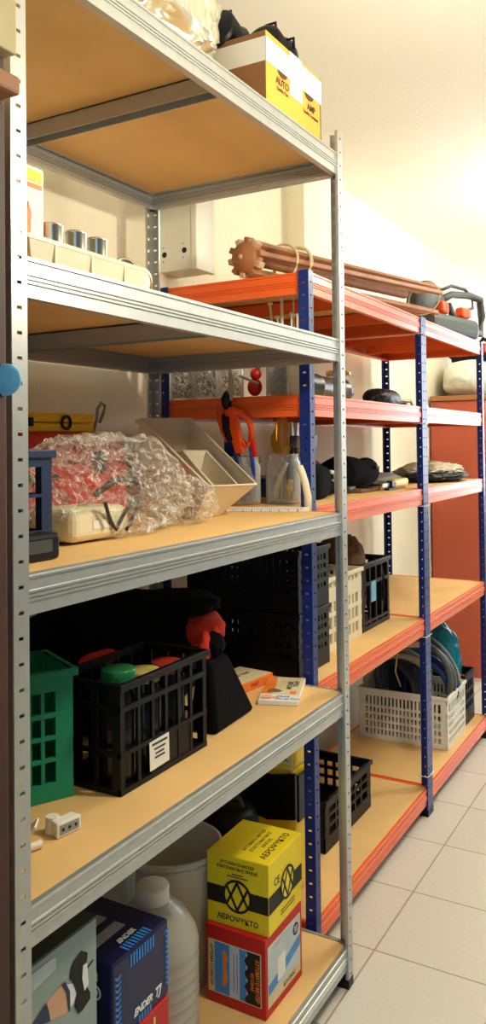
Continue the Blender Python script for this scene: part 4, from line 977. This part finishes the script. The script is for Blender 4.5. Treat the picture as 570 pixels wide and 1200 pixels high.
MB().tube([(0.03, 0.14, 0.07), (0.055, 0.15, 0.075), (0.058, 0.19, 0.072)], 0.007).build('pull_loop', M['black'], t)
t = thing('utility_knife', 'yellow utility knife lying at the front of the third orange board', 'knife', (-0.185, 1.865, o3), 0.06)
MB().box(-0.018, 0.006, 0.06, 0.235, 0.004, 0.034).build('handle', M['yellowp'], t, bevel=0.010, seg=3)
MB().box(-0.016, 0.004, 0.03, 0.075, 0.008, 0.03).build('slider', M['black'], t, bevel=0.003)
MB().box(-0.008, -0.005, -0.05, 0.04, 0.012, 0.024).build('blade', M['steel'], t)
MB().box(-0.014, 0.002, 0.0, 0.2, 0, 0.006).build('guard', M['black'], t)
t = thing('leather_sheath', 'flat brown and black sheath lying before the black boot', 'sheath', (-0.215, 1.70, o3), 0.05)
MB().prism([(-0.05, 0), (0, 0.0), (0.01, 0.10), (0.0, 0.20), (-0.03, 0.20), (-0.045, 0.1)], 0.0, 0.012).build('body', M['brownbag'], t, bevel=0.003)
MB().prism([(-0.052, 0.05), (0.005, 0.05), (0.012, 0.09), (-0.048, 0.09)], 0.012, 0.017).build('strap', M['black'], t)
mb = MB().blob((0.10, 0.20, 0.11), 66, 0.06, 1.4, 4, 0.05, box=1.3)
tag(mb.build('folded_cloth', M['pinkgrey']), 'pinkish grey folded cloth behind the padded case', 'cloth', None, (-0.43, 1.72, o3), 0)
t = thing('blue_tray', 'dark blue tray behind the padded case on the third orange board', 'tray', (-0.42, 1.40, o3), 0)
MB().box(-0.10, 0.08, 0, 0.20, 0, 0.055).build('tray_body', M['navy'], t, bevel=0.006)
MB().box(-0.104, 0.084, -0.004, 0.204, 0.05, 0.058).build('rim', M['navy'], t, bevel=0.002)
t = thing('folded_shirt', 'crumpled beige shirt on the third board of the far orange rack', 'cloth', (-0.27, 2.60, o3), 0)
mb = MB().blob((0.24, 0.36, 0.075), 71, 0.16, 1.8, 5, 0.35)
mb.build('shirt', M['shirt'], t)
mb = MB().blob((0.22, 0.42, 0.05), 72, 0.12, 1.8, 5, 0.3)
for v in mb.v: v.x += 0.03; v.y -= 0.02
x = mb.build('lining', M['darkgrey'], t); x['label'] = 'dark grey cloth underneath'
mb = MB().blob((0.16, 0.30, 0.045), 73, 0.12, 1.8, 4, 0.3)
tag(mb.build('grey_rag', M['grey']), 'grey rag lying between the boot and the paired blue posts', 'cloth', None, (-0.36, 2.22, o3), 0)

# ------------------------------------------------------------------ second orange boards
def screws(name, label, loc, r, h, n, m, seedv, group):
    rnd = random.Random(seedv); mb = MB()
    for i in range(n):
        a = rnd.random()*2*PI; q = r*math.sqrt(rnd.random()); z = rnd.random()*h
        p = Vector((q*math.cos(a), q*math.sin(a), z)); d = Vector((rnd.gauss(0, 1), rnd.gauss(0, 1), rnd.gauss(0, 1))).normalized()*0.009
        e = p+d
        k = math.hypot(e.x, e.y)
        if k > r: e.x *= r/k; e.y *= r/k
        e.z = min(max(e.z, 0), h)
        mb.cyl(p, e, 0.0014, 0.0009, 5)
        mb.cyl(p-d*0.12, p, 0.0032, 0.0014, 6)
    o = mb.build(name, m); tag(o, label, 'screws', group, loc); o['kind'] = 'stuff'
jars = [(-0.53, 'gold', 0.036, 0.13), (-0.455, 'tin', 0.036, 0.125), (-0.375, 'gold', 0.036, 0.13), (-0.232, 'tin', 0.030, 0.125)]
nmz = ['clear jar of dark screws next to the galvanised rear post', 'second clear jar of screws from the galvanised rear post', 'third clear jar of screws from the galvanised rear post', 'clear jar of screws behind the pruner blade tip']
for i, (x, lm, r, h) in enumerate(jars):
    glass_jar(nmz[i], (x, 1.165, o2), r, h, 'jars of screws on the second orange board', M[lm])
    screws('screw_pile', 'heap of screws filling the '+nmz[i].replace('clear ', ''), (x, 1.165, o2+0.012), r*0.84, h*0.68, 170, M['screw'] if i != 2 else M['gold'], i+5, None)
t = thing('cream_jar', 'opaque cream jar beside the near blue post on the second orange board', 'jar', (-0.165, 1.165, o2), 0)
MB().lathe([(0, 0), (0.030, 0), (0.032, 0.006), (0.032, 0.105), (0.027, 0.115)]).build('body', M['cream'], t)
MB().lathe([(0.031, 0.112), (0.032, 0.132), (0.029, 0.135), (0, 0.135)]).build('lid', M['white'], t)
MB().box(-0.0335, -0.031, -0.014, 0.014, 0.055, 0.10).build('label', M['paleblue'], t)
t = thing('hand_drill', 'red knobbed hand tool lying among the screw jars', 'tool', (-0.300, 1.165, o2), 0)
MB().sphere((0, 0, 0.030), (0.020, 0.020, 0.024)).build('knob', M['redp'], t)
MB().sphere((0.006, -0.005, 0.064), 0.0155).build('knob', M['redp'], t)
MB().cyl((0.01, -0.005, 0.055), (0.02, -0.01, 0.12), 0.006).build('shaft', M['darkgrey'], t)
MB().cyl((-0.03, -0.03, 0.06), (0.03, -0.035, 0.035), 0.0035).build('crank', M['steel'], t)

t = thing('rod_jar', 'jar holding cream headed rods hidden behind the second steel beam', 'jar', (-0.235, 1.255, o2), 0)
MB().lathe([(0, 0), (0.055, 0), (0.058, 0.006), (0.058, 0.12), (0.054, 0.12), (0.053, 0.008), (0, 0.008)]).build('glass_body', M['cream'], t)
MB().tube([(0.0575*math.cos(a), 0.0575*math.sin(a), 0.118) for a in [2*PI*i/24 for i in range(24)]], 0.003, 6, True).build('rim', M['white'], t)
rods = [(-0.040, -0.062, 0.255, 'leftmost of the cream rods'), (-0.030, -0.030, 0.268, 'thick cream rod with a round head, second from the left'), (-0.022, -0.040, 0.215, 'short cream rod between the two left thick rods'), (0.0, 0.0, 0.222, 'middle cream rod with a small head'), (0.018, 0.022, 0.215, 'cream rod right of the thin straight wire'), (0.045, 0.058, 0.225, 'cream rod nearest the near blue post')]
r0 = None
for i, (bx, tx, h, lb) in enumerate(rods):
    t = thing('headed_rod', lb, 'rod', (-0.235, 1.255, o2+0.01), 0, 'cream headed rods in the jar')
    th_ = 0.0045 if i in (1, 4, 5) else 0.003
    MB().cyl((bx*0.9, 0.01*((i % 3)-1), 0), (tx, 0.004*((i % 2)*2-1), h), th_).build('rod', M['cream'], t)
    MB().sphere((tx, 0.004*((i % 2)*2-1), h), (0.0075, 0.0075, 0.006), 12).build('head', M['cream'], t)
tag(MB().cyl((0.004, 0.012, 0), (0.002, 0.012, 0.285), 0.002).build('thin_wire', M['cream']), 'thin straight cream wire rising among the headed rods', 'wire', None, (-0.235, 1.255, o2+0.01))

t = thing('exhaust_pipe', 'dark metal cylinder lying along the second orange board', 'cylinder', (-0.225, 1.18, o2), 0.05)
MB().lathe([(0, 0), (0.030, 0), (0.036, 0.01), (0.036, 0.10), (0.039, 0.105), (0.039, 0.115), (0.036, 0.12), (0.036, 0.33), (0.038, 0.335), (0.038, 0.345), (0.034, 0.35), (0.020, 0.40), (0.016, 0.42), (0, 0.42)], Matrix.Translation((0, 0.10, 0.04)) @ Matrix.Rotation(-PI/2, 4, 'X'), 32).build('tube_body', M['gunmetal'] if 'gunmetal' in M else M['darkgrey'], t)
MB().box(-0.02, 0.02, 0.14, 0.18, 0.0, 0.006).build('saddle', M['black'], t)
MB().cyl((-0.02, 0.13, 0.075), (-0.02, 0.20, 0.092), 0.014).build('valve', M['black'], t)
glass_jar('empty clear jar with a gold lid behind the dark metal cylinder', (-0.345, 1.83, o2), 0.045, 0.12, 'jars with gold lids', M['gold'])
glass_jar('clear jar with a gold lid seen left of the galvanised post', (-0.37, 1.60, o2), 0.04, 0.125, 'jars with gold lids', M['gold'])
t = thing('angle_grinder', 'black power tool with a cord beside the paired blue posts', 'tool', (-0.29, 2.10, o2), 0)
mb = MB().blob((0.10, 0.26, 0.075), 81, 0.06, 1.6, 5, 0.05, box=1.2); mb.build('body', M['black'], t)
MB().lathe([(0, 0), (0.045, 0), (0.05, 0.01), (0.03, 0.03), (0, 0.03)], Matrix.Translation((0.01, 0.14, 0.0)), 28).build('disc_guard', M['darkgrey'], t)
MB().tube([(0.01, -0.12, 0.03), (0.02, -0.18, 0.02), (0.0, -0.26, 0.006), (-0.05, -0.34, 0.006)], 0.005).build('cord', M['black'], t)
MB().tube([(0.03, 0.10, 0.03), (0.055, 0.16, 0.035), (0.05, 0.20, 0.012)], 0.006).build('handle', M['steel'], t)

# ------------------------------------------------------------------ top of the orange racks
A0 = Vector((-0.315, 1.150, 1.758)); A1 = Vector((-0.183, 2.37, 1.811))
AX = (A1-A0).normalized(); LEN = (A1-A0).length
t = thing('parasol_frame', 'folded wooden parasol frame with a toothed hub lying on the top orange board', 'parasol', A0, 0)
QT = AX.to_track_quat('Z', 'X').to_matrix().to_4x4()
MB().lathe([(0, -0.024), (0.018, -0.024), (0.022, -0.020), (0.034, -0.016), (0.042, -0.006), (0.043, 0.02), (0, 0.02)], QT, 32).build('hub', M['wood'], t)
MB().lathe([(0, -0.028), (0.006, -0.027), (0.007, -0.022)], QT, 12).build('hub_pin', M['palewood'], t)
for k in range(10):
    a = 2*PI*k/10+0.2; B = QT @ Matrix.Rotation(a, 4, 'Z')
    MB().box(0.036, 0.054, -0.008, 0.008, -0.008, 0.018, B).build('tooth', M['palewood'] if k % 2 else M['wood'], t, bevel=0.002)
    if k % 10 in (3, 7): continue
    c, s_ = math.cos(a), math.sin(a)
    r0_, r1_ = 0.043, 0.050+0.010*((k*7) % 3)/2
    L2 = LEN*(1.0-0.06*((k*5) % 4)/3)
    p = Vector((r0_*c, r0_*s_, 0.015)); q = Vector((r1_*c+0.02*(k % 3-1)*0.5, r1_*s_, L2))
    D = (q-p).normalized(); X = Vector((c, s_, 0)); X = (X-D*X.dot(D)).normalized(); Y = D.cross(X)
    Tm = Matrix((X, Y, D)).transposed().to_4x4(); Tm.translation = p
    MB().box(-0.009, 0.009, -0.0075, 0.0075, 0, (q-p).length, QT @ Tm).build('rib', M['palewood'] if k % 3 == 0 else M['wood'], t, bevel=0.003)
MB().cyl((0, 0, 0.02), (0, 0, LEN*0.8), 0.017).build('pole', M['wood'], t).matrix_local = QT
def band(d, r, w, nm, m, twist=0.0):
    pts = []
    for i in range(28):
        a = 2*PI*i/28; pts.append(QT @ Vector((r*math.cos(a), r*math.sin(a), d+twist*math.cos(a))))
    MB().tube(pts, w, 6, True).build(nm, m, t)
band(0.16, 0.062, 0.0035, 'rope_tie', M['rope'], 0.02); band(0.23, 0.063, 0.0055, 'rope_tie', M['rope'], 0.025); band(1.16, 0.063, 0.003, 'rope_tie', M['rope'], 0.02)
MB().box(-0.03, 0.03, 0.0, 0.03, o1-A0.z, -0.035).build('prop', M['darkwood'], t) if 0 else None

t = thing('chainsaw', 'black and orange chainsaw at the far end of the top orange board', 'chainsaw', (-0.208, 2.500, o1), -0.21)
MB().box(-0.06, 0.06, -0.12, 0.28, 0.0, 0.085).build('engine_housing', M['sawgrey'] if 'sawgrey' in M else M['darkgrey'], t, bevel=0.025, seg=3)
MB().lathe([(0, -0.028), (0.085, -0.028), (0.098, -0.016), (0.098, 0.016), (0.085, 0.028), (0, 0.028)], Matrix.Translation((-0.03, -0.02, 0.125)) @ Matrix.Rotation(PI/2, 4, 'Y') @ Matrix.Rotation(0.2, 4, 'X'), 36).build('clutch_cover', M['darkgrey'], t)
MB().tube([(-0.03, 0.03, 0.14), (0.0, 0.10, 0.17), (0.0, 0.14, 0.185), (0.0, 0.30, 0.20), (0.0, 0.40, 0.195), (0.0, 0.415, 0.12), (0.0, 0.40, 0.045), (0.0, 0.27, 0.055), (0.0, 0.17, 0.075), (0.0, 0.11, 0.14)], [0.017, 0.016, 0.015, 0.015, 0.016, 0.017, 0.016, 0.014, 0.014, 0.014], 10).build('rear_handle', M['darkgrey'], t)
MB().tube([(-0.02, 0.06, 0.19), (-0.01, 0.16, 0.225), (0.0, 0.26, 0.222), (0.0, 0.33, 0.19), (0.0, 0.33, 0.15), (0.0, 0.24, 0.125)], 0.007, 8).build('front_guard', M['darkgrey'], t)
MB().box(-0.02, 0.02, 0.20, 0.28, 0.095, 0.14).build('trigger_block', M['orangep'], t, bevel=0.012, seg=3)
MB().box(-0.035, 0.03, 0.01, 0.07, 0.09, 0.145).build('air_filter_cover', M['orangep'], t, bevel=0.015, seg=3)
MB().box(-0.078, -0.062, -0.10, 0.20, 0.02, 0.07).build('guide_cover', M['steel'], t, bevel=0.006)

# ------------------------------------------------------------------ cabinet beyond the racks
t = thing('orange_cabinet', 'tall orange cabinet with a brown top beyond the far rack', 'cabinet', (-0.60, 3.70, 0), 0)
MB().box(0, 0.30, 0, 1.1, 0, 1.485).build('body', M['panelorange'], t, bevel=0.003)
MB().box(0, 0.312, -0.012, 1.11, 1.487, 1.515).build('top_board', M['wood'], t, bevel=0.003)
MB().box(0.3005, 0.306, 0.02, 0.54, 0.06, 1.46).build('door', M['panelorange'], t, bevel=0.002)
MB().box(0.3005, 0.306, 0.56, 1.08, 0.06, 1.46).build('door', M['panelorange'], t, bevel=0.002)
mb = MB().blob((0.29, 0.62, 0.215), 91, 0.06, 1.3, 5, 0.06, box=1.25)
tag(mb.build('white_sack', M['sheet']), 'white cloth sack lying on top of the orange cabinet', 'sack', None, (-0.45, 4.05, 1.515), 0)
t = thing('hedge_trimmer', 'red and black garden power tool on the white cloth sack', 'tool', (-0.44, 4.02, 1.722), -0.25)
MB().box(-0.09, 0.10, -0.07, 0.07, 0.03, 0.10).build('motor_housing', M['redp'], t, bevel=0.02, seg=3)
MB().box(-0.12, 0.16, -0.05, 0.05, 0.0, 0.045).build('base', M['black'], t, bevel=0.012)
MB().tube([(0.05, -0.06, 0.07), (0.10, -0.07, 0.12), (0.15, -0.06, 0.08), (0.16, -0.05, 0.02)], 0.012).build('handle', M['black'], t)
MB().tube([(-0.11, -0.05, 0.03), (-0.15, -0.06, 0.06), (-0.12, -0.06, 0.09)], 0.011).build('handle', M['black'], t)
MB().box(-0.02, 0.03, -0.076, -0.06, 0.05, 0.09).build('vent', M['grey'], t)

# ------------------------------------------------------------------ wall box and the wooden cupboard
t = thing('junction_box', 'white wall box with two round knockouts behind the galvanised rear post', 'box', (WX, 1.28, 1.783), 0)
MB().box(0, 0.116, 0, 0.10, 0, 0.26).build('housing', M['plasterw'], t, bevel=0.002)
MB().box(0.117, 0.136, -0.003, 0.103, -0.003, 0.263).build('cover', M['white'], t, bevel=0.003)
for x0, z0 in ((0.020, 0.052), (0.092, 0.058)):
    MB().cyl((x0, -0.0005, z0), (x0, 0.004, z0), 0.0085).build('knockout', M['ink'], t)
    for dz in (-0.021, 0.021): MB().cyl((x0-0.004, -0.0005, z0+dz), (x0-0.004, 0.002, z0+dz), 0.0018).build('screw_hole', M['ink'], t)
t = thing('wooden_cupboard', 'worn dark wooden cupboard at the left edge beside the near steel post', 'cupboard', (0.0, 0, 0), 0)
MB().box(-0.35, 0.043, -0.30, -0.05, 0, 1.665).build('side_panel', M['darkwood'], t, bevel=0.002)
MB().box(-0.35, 0.063, -0.30, -0.05, 1.717, 2.20).build('head_rail', M['oldpaint'], t, bevel=0.002)
MB().box(-0.35, 0.069, -0.30, -0.05, 1.668, 1.690).build('moulding', M['wood'], t, bevel=0.004)
MB().box(-0.35, 0.043, -0.30, -0.052, 1.690, 1.717).build('recess', M['darkwood'], t)
mb = MB(); mb.sphere((0.045, -0.055, 1.340), (0.026, 0.008, 0.019), 20); x = mb.build('knob', M['cyan'], t); x['label'] = 'light blue plastic knob'
